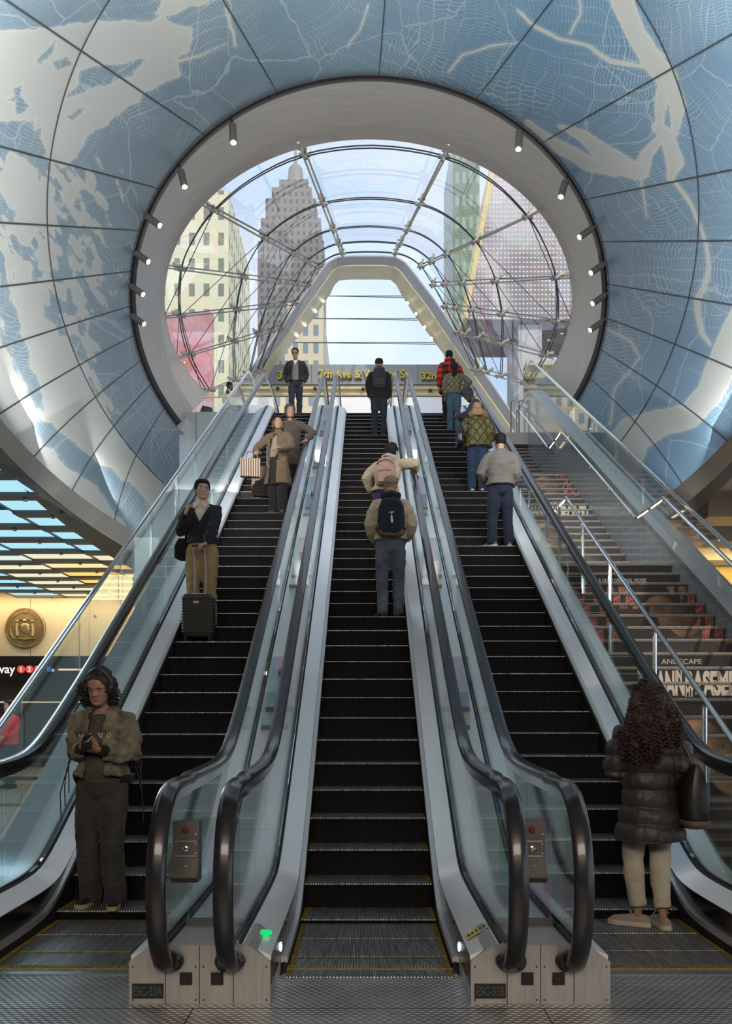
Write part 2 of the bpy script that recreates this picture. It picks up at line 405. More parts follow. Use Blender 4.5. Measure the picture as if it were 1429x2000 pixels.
M_apron = mat('dark_mirror_steel', (.085, .080, .075), .2, 1.0)
first = None
for key, lab in (('C', 'middle of three escalators, its steps climbing between the two twin newel pedestals'),
                 ('L', 'escalator beside the glass guard, carrying the riders who face the hall'),
                 ('R', 'escalator beside the poster stairs, curly haired woman standing near its foot')):
    xc = XC[key]; t = thing('escalator', lab, 'escalator', (xc, 5.1, 0), 0, 'escalators up to the street')
    loc0 = Vector((0, -5.1, 0))
    st0 = None
    for y, z in STEPS[key]:
        if st0 is None: s = st0 = (make_step(t) if first is None else copy_tree(first, t)); first = first or st0
        else: s = st0.copy(); COL.objects.link(s); s.parent = t
        s.location = (0, y - 5.1, z + .004)
    for sgn in (-1, 1):
        Ys = ysamp(5.06, 22.6); Yd = ysamp(4.55, 23.4)
        b = MB(); sweep(b, [(sgn * .481, lambda y: zc(y, -.2, -.32)), (sgn * .481, lambda y: zc(y, .055, .05)), (sgn * .50, lambda y: zc(y, .055, .05)), (sgn * .50, lambda y: zc(y, -.2, -.32))], Ys)
        b.build('skirt_panel', M_black, t, loc=loc0)
        b = MB(); sweep(b, [(sgn * .474, lambda y: zc(y, .05, .055)), (sgn * .476, lambda y: zc(y, .085, .085)), (sgn * .512, lambda y: zc(y, .085, .085)), (sgn * .512, lambda y: zc(y, .05, .055))], Ys)
        b.build('skirt_trim', M_trim, t, loc=loc0)
        b = MB(); sweep(b, [(sgn * .515, lambda y: zc(y, -.02, -.2)), (sgn * .515, lambda y: zc(y, .235, .075)), (sgn * .662, lambda y: zc(y, .30, .115)), (sgn * .662, lambda y: zc(y, .0, -.2))], Yd)
        b.build('inner_deck', M_deck, t, loc=loc0)
        b = MB(); sweep(b, [(sgn * .5125, lambda y: zc(y, .080, .060)), (sgn * .5125, lambda y: max(zc(y, .231, .070), zc(y, .080, .060) + .004)), (sgn * .5145, lambda y: max(zc(y, .231, .070), zc(y, .080, .060) + .004)), (sgn * .5145, lambda y: zc(y, .080, .060))], Yd)
        b.build('apron', M_apron, t, loc=loc0)
        b = MB(); sweep(b, [(sgn * .664, lambda y: zc(y, .1, -.0)), (sgn * .664, lambda y: zc(y, .305, .122)), (sgn * .680, lambda y: zc(y, .315, .135)), (sgn * .680, lambda y: zc(y, .1, -.0))], Yd)
        sweep(b, [(sgn * .700, lambda y: zc(y, .1, -.0)), (sgn * .700, lambda y: zc(y, .315, .135)), (sgn * .716, lambda y: zc(y, .315, .15)), (sgn * .716, lambda y: zc(y, .1, -.0))], Yd)
        b.build('glass_channel', M_black, t, loc=loc0)
        b = MB(); path_sweep(b, HPATH, HSEC, sgn * .715); b.build('handrail', M_rubber, t, loc=loc0)
        b = MB(); path_sweep(b, HPATH, GSEC, sgn * .710); b.build('handrail_guide', M_chrome, t, loc=loc0)
        glass_newel(sgn * .69, JOINTS[0] - .004).build('glass_panel', M_glass, t, loc=loc0, smooth=False)
        for a, c in zip(JOINTS, JOINTS[1:]):
            glass_piece(sgn * .69, a + .004, c - .004).build('glass_panel', M_glass, t, loc=loc0, smooth=False)
    b = MB(); b.box((-.50, 5.0, -.03), (.50, 5.09, .006)); b.cur = 1; b.box((-.50, 5.085, .004), (.50, 5.105, .010))
    for i in range(53): b.box((-.48 + i * .0185, 5.12, .004), (-.474 + i * .0185, 5.17, .012))
    b.build('comb_plate', [M_deck_dark, M_yellow], t, loc=loc0)
    # lamps and stickers on the deck near the comb
    for sgn in (-1, 1):
        b = MB(); b.ball((sgn * .512, 5.05, .15), (.008, .012, .028), 12, 8)
        b.build('comb_light', emit_mat('comb_light_glow', (.75, .9, 1), 6), t, loc=loc0)
    if key == 'C':
        b = MB(); zz = .5 * (.235 + .30) + .012
        ring = [(-.587 + .045 * math.cos(a), 4.86 + .042 * math.sin(a)) for a in [2 * PI * k / 28 for k in range(28)]]
        b.prism([(x, y) for x, y in ring], zz - .01, zz + .006, 2)
        o = b.build('direction_light', emit_mat('green_glow', (.02, .75, .2), .8), t, loc=loc0); tag(o, 'green oval direction lamp')
        b = MB(); b.add([(.53, 4.80, .252), (.655, 4.86, .310), (.655, 4.96, .310), (.53, 4.92, .252)], [(0, 1, 2, 3)])
        o = b.build('warning_sticker', mat('sticker_yellow', (.62, .55, .10), .5), t, loc=loc0); tag(o, 'yellow warning sticker with black pictograms')
        b2 = MB()
        for k in range(5):
            u = .12 + k * .18
            for (du, dv, s) in ((0, .5, .006), (.02, .35, .009), (-.02, .3, .008)):
                x = .53 + .125 * (u + du); y = 4.82 + .06 * u + .10 * dv
                b2.add([(x - s, y - s, .252 + .058 * u + .002), (x + s, y - s, .254 + .058 * u + .002), (x, y + 2 * s, .254 + .058 * u + .002)], [(0, 1, 2)])
        b2.build('pictogram', M_black, o)

# ------------------------------------------------------------------ newel pedestals, median decks, barrier plates, control boxes
def pedestal(x0, x1, label, plate):
    t = thing('newel_pedestal', label, 'escalator pedestal', ((x0 + x1) / 2, 4.51, 0), 0, 'newel pedestals')
    xm = (x0 + x1) / 2; lo = Vector((-xm, -4.51, 0))
    poly = [(x0, 0), (x1, 0), (x1, .215), (x1 - .11, .30), (x0 + .11, .30), (x0, .215)]
    MB().prism(poly, 4.51, 4.98, 1).build('housing', M_pedestal, t, loc=lo, ang=20)
    for f in (.26, .5, .74): MB().box((x0 + (x1 - x0) * f - .0015, 4.507, .002), (x0 + (x1 - x0) * f + .0015, 4.512, .30)).build('panel_joint', M_black, t, loc=lo)
    for hx in (x0 + .205, x1 - .205):
        b = MB(); M = Matrix.Translation((hx, 4.49, .222)) @ Matrix.Rotation(PI / 2, 4, 'X') @ Matrix.Diagonal((1.15, .85, 1, 1))
        b.lathe([(.07, -.02), (.066, .012), (.052, .03)], 24, M); b.build('handrail_inlet', M_rubber, t, loc=lo)
    for hx in (xm - .10, xm + .06):
        b = MB(); b.box((hx, 4.500, .10), (hx + .062, 4.512, .162)); b.cur = 1; b.ball((hx + .03, 4.499, .13), .006, 8, 6)
        b.build('sensor_window', [M_black, mat('sensor_red', (.2, .02, .02), .3)], t, loc=lo)
    b = MB(); b.box((x0 + .018, 4.503, .030), (x0 + .178, 4.512, .105))
    pl = b.build('number_plate', mat('plate_black', (.012, .013, .012), .4), t, loc=lo)
    tx = text_mesh(plate, .066, .001, .62); xform(tx, Matrix.Translation((x0 + .098, 4.501, .046))); tx.build('lettering', mat('plate_letter', (.10, .10, .10), .5), pl, smooth=False)
    for hx in (x0 + .02, x1 - .02, xm - .02, xm + .02):
        for hz in (.02, .19): MB().ball((hx, 4.510, hz), (.005, .003, .005), 8, 6).build('screw', M_black, t, loc=lo)
XM = [(XC['L'] + .515, XC['C'] - .515), (XC['C'] + .515, XC['R'] - .515)]
pedestal(*XM[0], 'steel double pedestal of the escalator foot with the green direction lamp above it', 'ESC-33A')
pedestal(*XM[1], 'steel double pedestal of the escalator foot with the yellow sticker above it', 'ESC-33B')
MZ = lambda y: zc(y, .30, .15)
WHO = ('above the green lamp pedestal', 'above the yellow sticker pedestal')
for i, (a, c) in enumerate(((XC['L'] + .717, XC['C'] - .717), (XC['C'] + .717, XC['R'] - .717))):
    b = MB(); sweep(b, [(a, MZ), (c, MZ), (c, lambda y: MZ(y) - .15), (a, lambda y: MZ(y) - .15)], ysamp(4.99, 23.4))
    m = b.build('median_deck', M_deck); tag(m, 'long steel median deck ' + WHO[i], 'escalator deck', 'median decks')
    b = MB()
    for y in (6.9, 8.4, 9.9, 11.4, 12.9, 14.4, 15.9, 17.4, 18.9):
        d = .0025; b.add([(a, y, MZ(y) + .001), (c, y, MZ(y) + .001), (c, y + d, MZ(y + d) + .001), (a, y + d, MZ(y + d) + .001)], [(0, 1, 2, 3)])
    b.build('deck_joint', M_black, m)
def barrier(x, y, w, h, label, knob=True, zf=MZ):
    z0 = zf(y)
    t = thing('barrier_plate', label, 'barrier', (x, y, z0), 0, 'clear barrier plates on the escalator decks')
    b = MB(); b.box((-w / 2, -.006, .015), (w / 2, .006, h)); b.build('plate', M_acryl, t, smooth=False)
    b = MB(); b.box((-w / 2 - .01, -.025, -.05), (w / 2 + .01, .025, .03)); b.build('clamp', mat('clamp_grey', (.16, .16, .16), .45, .6), t)
    if knob:
        zr = lambda dy: zf(y + dy) - z0
        b = MB(); M = Matrix.Translation((-.02, .62, zr(.62))) @ Matrix.Rotation(math.radians(30), 4, 'X')
        b.lathe([(.06, -.01), (.06, .07), (.05, .085), (.0, .087)], 20, M); b.build('knob', mat('knob_steel', (.42, .43, .43), .35, .8), t)
        b = MB(); M = Matrix.Translation((.0, .16, zr(.16))) @ Matrix.Rotation(math.radians(30), 4, 'X')
        b.lathe([(.062, -.01), (.062, .012), (.0, .014)], 24, M); b.build('disc', M_chrome, t)
        b = MB(); b.box((-w / 2 - .02, -.32, zr(-.30) - .05), (w / 2 - .02, -.28, zr(-.30) + .03)); b.build('clamp', MATS['clamp_grey'], t)
        b = MB(); b.box((-w / 2 - .02, -.306, zr(-.30) + .03), (w / 2 - .02, -.296, zr(-.30) + .34)); b.build('plate', M_acryl, t, smooth=False)
ORD = ('lowest clear plate up the slope', 'second clear plate up the slope', 'third clear plate up the slope', 'fourth clear plate up the slope', 'topmost clear plate under the street sign')
for i, (a, c) in enumerate(((XC['L'] + .717, XC['C'] - .717), (XC['C'] + .717, XC['R'] - .717))):
    xm = (a + c) / 2
    for j, y in enumerate((8.55, 11.6, 14.2, 16.7, 19.0)):
        barrier(xm + (.02 if i == 0 else -.02), y, .25, .52, '%s, deck %s' % (ORD[j], WHO[i]))
    barrier(xm, 4.95, .29, .60, 'tall clear plate between the newels of the pedestal with %s' % ('green lamp' if i == 0 else 'yellow sticker'), False)
barrier(-2.66, 5.75, .34, .62, 'clear plate outside the escalator of the woman with headphones', False)
barrier(2.72, 5.75, .34, .62, 'clear plate outside the escalator of the curly haired woman', False)
M_box = mat('control_box_metal', (.17, .15, .135), .42, .7, noise=.15, nscale=12)
for x0, lab in ((-.995, 'key switch box on the newel glass above the green lamp pedestal'), (.80, 'key switch box on the newel glass above the yellow sticker pedestal')):
    t = thing('control_box', lab, 'control box', (x0, 4.52, .62), 0, 'escalator control boxes'); w_ = .135
    MB().prism([(0, .0), (-.03, .03), (.035, .12), (.035, .31), (.12, .31), (.12, .0)], 0, w_, 0).build('case', M_box, t, ang=20)
    b = MB(); b.lathe([(.017, 0), (.017, .012), (.012, .016), (0, .016)], 16, Matrix.Translation((w_ * .5, .035, .27)) @ Matrix.Rotation(PI / 2, 4, 'X')); tag(b.build('stop_button', mat('dull_red', (.16, .02, .02), .4), t), 'red stop button')
    b = MB(); b.lathe([(.014, 0), (.014, .008), (.009, .01), (.006, .004), (0, .004)], 16, Matrix.Translation((w_ * .5, .035, .17)) @ Matrix.Rotation(PI / 2, 4, 'X')); b.build('key_switch', M_chrome, t)
    b = MB(); b.box((.012, .030, .205), (w_ - .012, .036, .212)); b.box((.012, .030, .128), (w_ - .012, .036, .135))
    for q in (.015, w_ - .015):
        for z in (.145, .195, .245): b.ball((q, .034, z), .004, 6, 5)
    b.build('trim_strip', M_steel, t)
    b = MB(); b.ball((w_ * .5, .006, .085), (.012, .01, .006), 10, 6); b.build('lock', M_chrome, t)
# ------------------------------------------------------------------ floors
def plate_mat():
    m, nt, out = new_mat('tread_plate'); g = NG(nt)
    b = g.n('ShaderNodeBsdfPrincipled'); b.inputs['Metallic'].default_value = .85
    tc = g.n('ShaderNodeTexCoord').outputs['Object']
    sp = g.n('ShaderNodeSeparateXYZ', ins={0: tc})
    u = g.math('MULTIPLY', sp.outputs[0], 21.0); v = g.math('MULTIPLY', sp.outputs[1], 34.0)
    row = g.math('FLOOR', v); par = g.math('MULTIPLY', g.math('MODULO', row, 2.0), .5)
    fu = g.math('SUBTRACT', g.math('FRACT', g.math('ADD', u, par)), .5); fv = g.math('SUBTRACT', g.math('FRACT', v), .5)
    d = g.math('ADD', g.math('POWER', g.math('ABSOLUTE', g.math('ADD', fu, g.math('MULTIPLY', fv, .35))), 2.0), g.math('MULTIPLY', g.math('POWER', fv, 2.0), 2.2))
    hgt = g.ramp(d, [(.05, (1, 1, 1)), (.16, (0, 0, 0))])
    nz = g.n('ShaderNodeTexNoise', ins={'Vector': tc, 'Scale': 2.2, 'Detail': 6.0}).outputs['Fac']
    dirt = g.ramp(nz, [(.38, (.20, .18, .17)), (.62, (.33, .32, .31))])
    g.link(g.mix(hgt, dirt, (.78, .77, .75)), b.inputs['Base Color'])
    g.link(g.ramp(hgt, [(0, (.5,) * 3), (1, (.3,) * 3)]), b.inputs['Roughness'])
    bp = g.n('ShaderNodeBump', ins={'Height': hgt, 'Strength': .9, 'Distance': .006}); g.link(bp.outputs[0], b.inputs['Normal'])
    g.link(b.outputs[0], out.inputs[0]); return m
M_plate = plate_mat()
M_floor = mat('hall_floor_tile', (.34, .31, .28), .28, 0, noise=.12, nscale=3)
M_dark = mat('dark_recess', (.012, .011, .010), .7)
struct('floor_plate', MB().box((-2.75, -3, -.3), (2.75, 5.0, 0)), M_plate)
b = MB()
for y in (4.44,): b.box((-2.75, y, .0), (2.75, y + .006, .0012))
for x in (-.87, .90): b.box((x, -3, 0), (x + .006, 4.44, .0012))
struct('floor_joint', b, M_black)
b = MB(); b.box((-13, -3, -.3), (-2.75, 24, 0)); b.box((2.75, -3, -.3), (13, 24, 0)); b.box((-13, -13, -.3), (13, -3, 0))
struct('floor', b, M_floor)
struct('floor_pit', MB().box((-2.75, 5.0, -.8), (2.75, 24, -.5)), M_dark)
# cladding below the outer decks
M_clad = mat('escalator_cladding', (.56, .63, .63), .35, .5, noise=.06, nscale=2)
for s, a, c, n in ((-1, XC['L'] - .717, -2.80, 'left'), (1, XC['R'] + .717, 2.66, 'right')):
    x0, x1 = min(a, c), max(a, c)
    zt = lambda y: zc(y, .30, .15)
    b = MB(); sweep(b, [(x0, zt), (x1, zt), (x1, lambda y: -.2), (x0, lambda y: -.2)], ysamp(4.51, 23.4))
    struct('wall_cladding_' + n, b, M_clad)

# ------------------------------------------------------------------ glass guard on the hall side
GX = -2.86
gz = lambda y: smin(max(L(y) + .98, 1.10), ZT + 1.10, .1)
t = thing('glass_guard', 'inclined glass guard with steel top rail between the lit hall and the escalators', 'glass guard', (GX, 5.0, 0))
lo = Vector((-GX, -5.0, 0))
b = MB(); b.tube([(GX, y, gz(y)) for y in ysamp(4.2, 24.2)], [(.032, .022)] * len(ysamp(4.2, 24.2)), 10); b.build('top_rail', M_chrome, t, loc=lo)
JG = [4.4, 5.9, 7.4, 8.9, 10.4, 11.9, 13.4, 14.9, 16.4, 17.9, 19.4, 20.9, 22.4, 24.0]
for a, c in zip(JG, JG[1:]):
    ys = [a + .006, (a + c) / 2, c - .006]
    MB().prism([(y, zc(y, .28, .10)) for y in ys] + [(y, gz(y) - .01) for y in reversed(ys)], GX - .006, GX + .006, 0).build('glass_panel', M_glass, t, smooth=False, loc=lo)
for y in JG[1:-1]:
    MB().tube([(GX - .03, y, 0 if y < 6 else L(y) + .05), (GX - .03, y, gz(y) - .03)], .006, 6).build('rod', M_chrome, t, loc=lo)

# ------------------------------------------------------------------ hall on the left: light-box ceiling, end wall, seal, sign
ZCEIL = 4.5
M_baffle = mat('ceiling_baffle', (.085, .085, .085), .5)
struct('ceiling', MB().box((-13, -13, ZCEIL + .35), (-4.35, 24, ZCEIL + .5)), M_baffle)
PAN = {}
def panel_mat(c, k):
    key = 'panel_%s' % k
    return emit_mat(key, c, 1.0)
def panel_color(x, y):
    f = max(0, min(1, (y - 15.6) / 2.4)) * max(0, min(1, (x + 7.9) / 1.6))
    a = np.array((.26, .60, .74)) * (1.0 if y < 16 else .95); w_ = np.array((1.0, .66, .20))
    return a * (1 - f) + w_ * f, int(f * 4 + .5)
M_sprk = mat('sprinkler_metal', (.5, .45, .38), .4, .7)
NAMES_C = {0: 'blue', 1: 'pale blue', 2: 'cream', 3: 'pale yellow', 4: 'yellow'}
cols = [-5.28 - 1.27 * i for i in range(0, 4)]
nrow = 12
proto = {}
for ci, x0 in enumerate(cols):
    for r in range(nrow):
        y0 = 10.2 + 1.09 * r - .18 * (ci % 2); z = ZCEIL
        if x0 + 1.27 > -4.0 and False: continue
        c, k = panel_color(x0 + .6, y0)
        px = (x0 + 1.2) * F / y0 + CX
        if px < -40: continue
        t = thing('ceiling_light_panel', '%s lit ceiling panel, row %d from the seal wall, column %d from the map dome rim' % (NAMES_C[k], nrow - r, ci + 1), 'light panel', (x0, y0, z), 0, 'lit panels of the hall ceiling')
        wd = .80 if ci == 0 else 1.27
        key_ = (k, ci == 0)
        if key_ not in proto:
            cc = np.array((.38, .68, .79)) * (1 - k / 4) + np.array((1.0, .62, .17)) * (k / 4)
            if 0 < k < 4: cc = cc + np.array((.07, .08, .04))
            d = MB().add([(.012, .0, .02), (wd - .012, 0, .02), (wd - .012, .78, .02), (.012, .78, .02), (.012, .0, .05), (wd - .012, 0, .05), (wd - .012, .78, .05), (.012, .78, .05)],
                         [(0, 3, 2, 1), (4, 5, 6, 7), (0, 1, 5, 4), (1, 2, 6, 5), (2, 3, 7, 6), (3, 0, 4, 7)]).build('diffuser', emit_mat('diffuser_%d' % k, tuple(cc), 1.0), t, smooth=False)
            f = MB(); f.box((.0, .79, -.03), (wd, 1.08, .34)); f.box((0, 0, -.01), (.012, .79, .3)); f.box((wd - .012, 0, -.01), (wd, .79, .3)); f.build('baffle', M_baffle, t, smooth=False)
            h = MB(); h.lathe([(.03, -.075), (.03, -.05), (.015, -.03)], 10, Matrix.Translation((wd * .7, .93, 0))); h.build('sprinkler', M_sprk, t)
            proto[key_] = t
        else: 
            for ch in proto[key_].children: q = ch.copy(); COL.objects.link(q); q.parent = t
M_hwall = mat('hall_wall_panel', (.50, .46, .40), .45, 0, noise=.03, nscale=2)
YW = 23.0
b = MB(); b.box((-13, YW, 2.95), (-3.2, YW + .2, 4.86))
struct('wall_back', b, M_hwall)
b = MB()
for x in (-10.6, -8.75, -7.2, -5.6): b.box((x, YW - .004, 2.95), (x + .012, YW + .01, 4.5))
struct('trim_1', b, mat('wall_joint', (.14, .12, .10), .6))
struct('wall_hall_left', MB().box((-13.2, -13, 0), (-13, 24, 4.9)), M_hwall)
struct('wall_underpass', MB().box((-3.3, 12.6, 0), (-2.95, 23, 4.0)), M_clad)
# shopfront band
b = MB(); b.box((-13, YW - .1, 2.62), (-3.3, YW + .2, 2.95)); struct('trim_2', b, mat('band_black', (.01, .01, .011), .35))
b = MB(); b.box((-13, YW + .9, 0), (-3.3, YW + 1.1, 2.62)); struct('wall_shopfront', b, mat('shop_dark', (.03, .024, .02), .5, noise=.5, nscale=2))
for lo_, hi_, lb in (((-13, YW - .12, 2.58), (-3.3, YW - .02, 2.62), 'thin warm light strip along the foot of the black band on the seal wall'), ((-13, YW + .84, 1.75), (-7.0, YW + .90, 1.77), 'thin warm light strip low on the dark shopfront below the subway sign')):
    tag(MB().box(lo_, hi_).build('sign_light_strip', emit_mat('strip_glow', (1, .8, .55), 1.2)), lb, 'light strip')
# sign
zs_ = 2.50
sg = thing('subway_sign', 'black subway sign with white lettering and red line numbers, left of the glass guard', 'sign', (-8.7, YW - .3, zs_ - .3))
lo = Vector((8.7, -(YW - .3), -(zs_ - .3)))
b = MB(); b.box((-11.5, YW - .42, zs_ - .16), (-7.9, YW - .30, zs_ + .30)); b.build('board', mat('sign_black', (.006, .006, .006), .3), sg, loc=lo)
M_white = emit_mat('sign_white', (.9, .88, .82), .85)
tx = text_mesh('Subway', .32, .004, .98, .004, 'RIGHT'); xform(tx, Matrix.Translation((-8.98, YW - .43, zs_ - .01))); tx.build('lettering', M_white, sg, smooth=False, loc=lo)
for i, d in enumerate('123'):
    cx = -8.82 + i * .215
    b = MB(); b.lathe([(.10, 0), (.10, .02), (0, .02)], 28, Matrix.Translation((cx, YW - .425, zs_ + .09)) @ Matrix.Rotation(PI / 2, 4, 'X'))
    rd = b.build('line_bullet', emit_mat('bullet_red', (.80, .10, .08), .8), sg, loc=lo)
    tx = text_mesh(d, .17, .002, 1, .003); xform(tx, Matrix.Translation((cx, YW - .452, zs_ + .03))); tx.build('numeral', M_white, rd, smooth=False)
b = MB(); b.box((-8.15, YW - .44, zs_ + .03), (-8.06, YW - .42, zs_ + .16)); b.build('symbol', emit_mat('sign_blue', (.05, .2, .6), .8), sg, loc=lo)
tx = text_mesh('a', .16, .002, 1, .003); xform(tx, Matrix.Translation((-8.0, YW - .43, zs_ + .03))); tx.build('lettering', M_white, sg, smooth=False, loc=lo)
# great seal
sl = thing('wall_seal', 'round bronze relief seal on the warm lit hall wall', 'seal', (-8.87, YW, 3.68)); bz = mat('bronze', (.26, .20, .12), .42, .7, noise=.2, nscale=14, bump=.3, bscale=30)
R_ = Matrix.Rotation(PI / 2, 4, 'X')
MB().lathe([(.53, 0), (.53, .05), (.50, .065), (.49, .05), (.40, .045), (.39, .06), (.375, .045), (0, .045)], 64, R_).build('disc', bz, sl)
bz2 = mat('bronze_light', (.36, .29, .18), .38, .75)
for i, ch in enumerate('THE GREAT SEAL OF THE STATE OF NEW YORK'):
    if ch == ' ': continue
    a = math.radians(232 - i * 7.35)
    tx = text_mesh(ch, .085, .006, .8); xform(tx, Matrix.Translation((.428 * math.cos(a), -.05, .428 * math.sin(a))) @ Matrix.Rotation(-(a - PI / 2), 4, 'Y')); tx.build('letter', bz2, sl, smooth=False)
b = MB()
b.ball((0, -.045, .0), (.13, .03, .15), 14, 8)
for s in (-1, 1):
    b.tube([(s * .2, -.05, -.2), (s * .21, -.05, .0), (s * .19, -.05, .13)], [.05, .045, .035], 8); b.ball((s * .19, -.055, .18), .04, 8, 6)
    b.tube([(s * .19, -.05, .10), (s * .12, -.06, .05)], .02, 6); b.tube([(0, -.05, .19), (s * .08, -.05, .24), (s * .15, -.05, .22)], .02, 6)
b.tube([(-.26, -.05, -.25), (0, -.055, -.29), (.26, -.05, -.25)], .03, 6); b.ball((0, -.05, .2), .06, 10, 6)
b.build('relief', bz2, sl)
b = MB(); b.lathe([(.03, 0), (.03, .04), (.02, .05), (0, .05)], 14, Matrix.Translation((-7.05, YW, 4.0)) @ R_); tag(b.build('wall_fitting', bz), 'small round metal fitting on the hall wall right of the seal', 'fitting')
# hall furniture dimly seen through the guard
def bench(x, y, lab):
    t = thing('hall_bench', lab, 'bench', (x, y, 0)); m = mat('bench_metal', (.10, .09, .08), .5, .4)
    MB().box((-.6, -.2, .42), (.6, .2, .48)).build('seat', m, t)
    for s in (-1, 1): MB().box((s * .5 - .03, -.18, 0), (s * .5 + .03, .18, .42)).build('leg', m, t)
bench(-5.6, 14.0, 'low dark bench on the hall floor behind the glass guard')

# ------------------------------------------------------------------ lights of the hall, and an added front fill
area('hall_wash', (-8.5, YW - .55, 4.42), (-8.5, YW + .3, 3.0), 8, 80, (1, .70, .30), .2)
area('hall_panels_near', (-6.5, 12.5, 4.3), (-6.5, 12.5, 0), 4, 330, (.62, .84, 1), 5)
area('hall_panels_far', (-5.8, 20, 4.3), (-5.8, 20, 0), 3, 190, (1, .78, .4), 4)
area('front_fill', (0, -2.5, 5.5), (0, 5.0, 1.5), 8, 560, (1, .87, .74), 3)  # unseen area lamp added behind the viewer to fill newels and riders from the front
# ------------------------------------------------------------------ the funnel ceiling with the map, its oculus ring and drum
C0 = (714.0, 476.0)                       # rays of the panel joints run from here
RING = (467.0, 428.0, 720.0, 575.0); SEAM = (636.0, 696.0, 728.0, 410.0); RIM = (931.0, 910.0, 728.0, 250.0); MOUTH = (403.0, 318.0, 719.0, 571.0)
def ring_d(y): return 14.6 + (y - 147) * 6.7 / 701        # the oculus leans: its top is nearer than its foot
def mouth_d(y): return 17.2 + (y - 253) * 6.6 / 517
def ray_r(E, th):
    a, b, cx, cy = E; dx, dy = math.cos(th), math.sin(th); ox, oy = C0[0] - cx, C0[1] - cy
    A = dx * dx / a / a + dy * dy / b / b; B = 2 * (ox * dx / a / a + oy * dy / b / b); C = ox * ox / a / a + oy * oy / b / b - 1
    return (-B + math.sqrt(B * B - 4 * A * C)) / (2 * A)
def ray_p(th, r): return (C0[0] + r * math.cos(th), C0[1] + r * math.sin(th))
RIMD = [(-700, 6.0), (250, 7.6), (600, 8.6), (850, 10.3), (950, 12.6), (1043, 15.6), (1100, 17.4), (1170, 18.8)]
def rim_d(y):
    return float(np.interp(y, [p[0] for p in RIMD], [p[1] for p in RIMD]))
def dome_px(th, t):
    r0, r1, r2 = ray_r(RING, th), ray_r(SEAM, th), ray_r(RIM, th)
    k = .40
    r = r0 + (r1 - r0) * t / k if t < k else r1 + (r2 - r1) * (t - k) / (1 - k)
    return ray_p(th, r)
def dome_pt(th, t, off=0.0):
    x, y = dome_px(th, t)
    dr = rim_d(ray_p(th, ray_r(RIM, th))[1])
    tt = t ** .8
    yr = ring_d(ray_p(th, ray_r(RING, th))[1]); d = yr + (dr - yr) * tt
    return at(x, y, d - off)
# map: signed land field on the funnel's own flattened chart
def seg_dist(P, a, b):
    a = np.array(a, float); b = np.array(b, float); ab = b - a
    t = np.clip(((P - a) @ ab) / (ab @ ab), 0, 1)
    return np.linalg.norm(P - (a + t[:, None] * ab), axis=1)
def line_dist(P, pts, ws):
    d = np.full(len(P), 1e9)
    for (a, b, w0, w1) in zip(pts, pts[1:], ws, ws[1:]):
        aa = np.array(a, float); bb = np.array(b, float); ab = bb - aa
        t = np.clip(((P - aa) @ ab) / (ab @ ab), 0, 1)
        d = np.minimum(d, np.linalg.norm(P - (aa + t[:, None] * ab), axis=1) - (w0 + (w1 - w0) * t))
    return d
def poly_sd(P, poly):
    poly = [np.array(p, float) for p in poly]; d = np.full(len(P), 1e9); ins = np.zeros(len(P), bool)
    for a, b in zip(poly, poly[1:] + poly[:1]):
        d = np.minimum(d, seg_dist(P, a, b))
        c = (a[1] > P[:, 1]) != (b[1] > P[:, 1])
        with np.errstate(divide='ignore', invalid='ignore'): xi = (b[0] - a[0]) * (P[:, 1] - a[1]) / (b[1] - a[1]) + a[0]
        ins ^= c & (P[:, 0] < xi)
    return np.where(ins, -d, d)
WATER = [  # pale bays on the left part
    [(70, 55), (235, 40), (300, 40), (430, 0), (560, -60), (380, -80), (300, 30), (380, 60), (365, 95), (345, 110), (350, 150), (290, 180), (165, 270), (150, 310), (120, 330), (60, 240), (-20, 240), (-60, 60)],
    [(20, 290), (70, 330), (100, 420), (60, 470), (30, 420), (0, 340)], [(30, 500), (62, 520), (80, 600), (150, 700), (230, 850), (330, 960), (300, 1010), (180, 930), (100, 840), (60, 730), (30, 640)],
    [(-60, 620), (0, 650), (45, 760), (85, 810), (150, 900), (255, 1040), (235, 1090), (100, 960), (-60, 790)],
]
LAND = [
    [(-80, -40), (170, -60), (150, 10), (70, 45), (-80, 60)], [(222, -5), (292, -5), (288, 28), (240, 34), (226, 22)], [(108, 80), (80, 104), (68, 120), (82, 125), (104, 108)],
    [(152, 140), (200, 128), (292, 113), (262, 145), (180, 172), (128, 198), (150, 165)], [(26, 170), (48, 162), (42, 190), (66, 205), (32, 228)], [(105, 125), (128, 112), (150, 122), (120, 142)],
    [(130, 225), (175, 213), (160, 228), (138, 236)], [(66, 258), (88, 248), (84, 268), (70, 272)], [(44, 250), (74, 230), (60, 246)], [(12, 195), (50, 180), (30, 196)],
    [(-10, 560), (18, 560), (40, 640), (85, 780), (74, 806), (45, 745), (8, 640)],
    [(62, 815), (100, 828), (160, 880), (262, 950), (300, 1000), (296, 1040), (230, 985), (130, 905), (70, 850)],
]
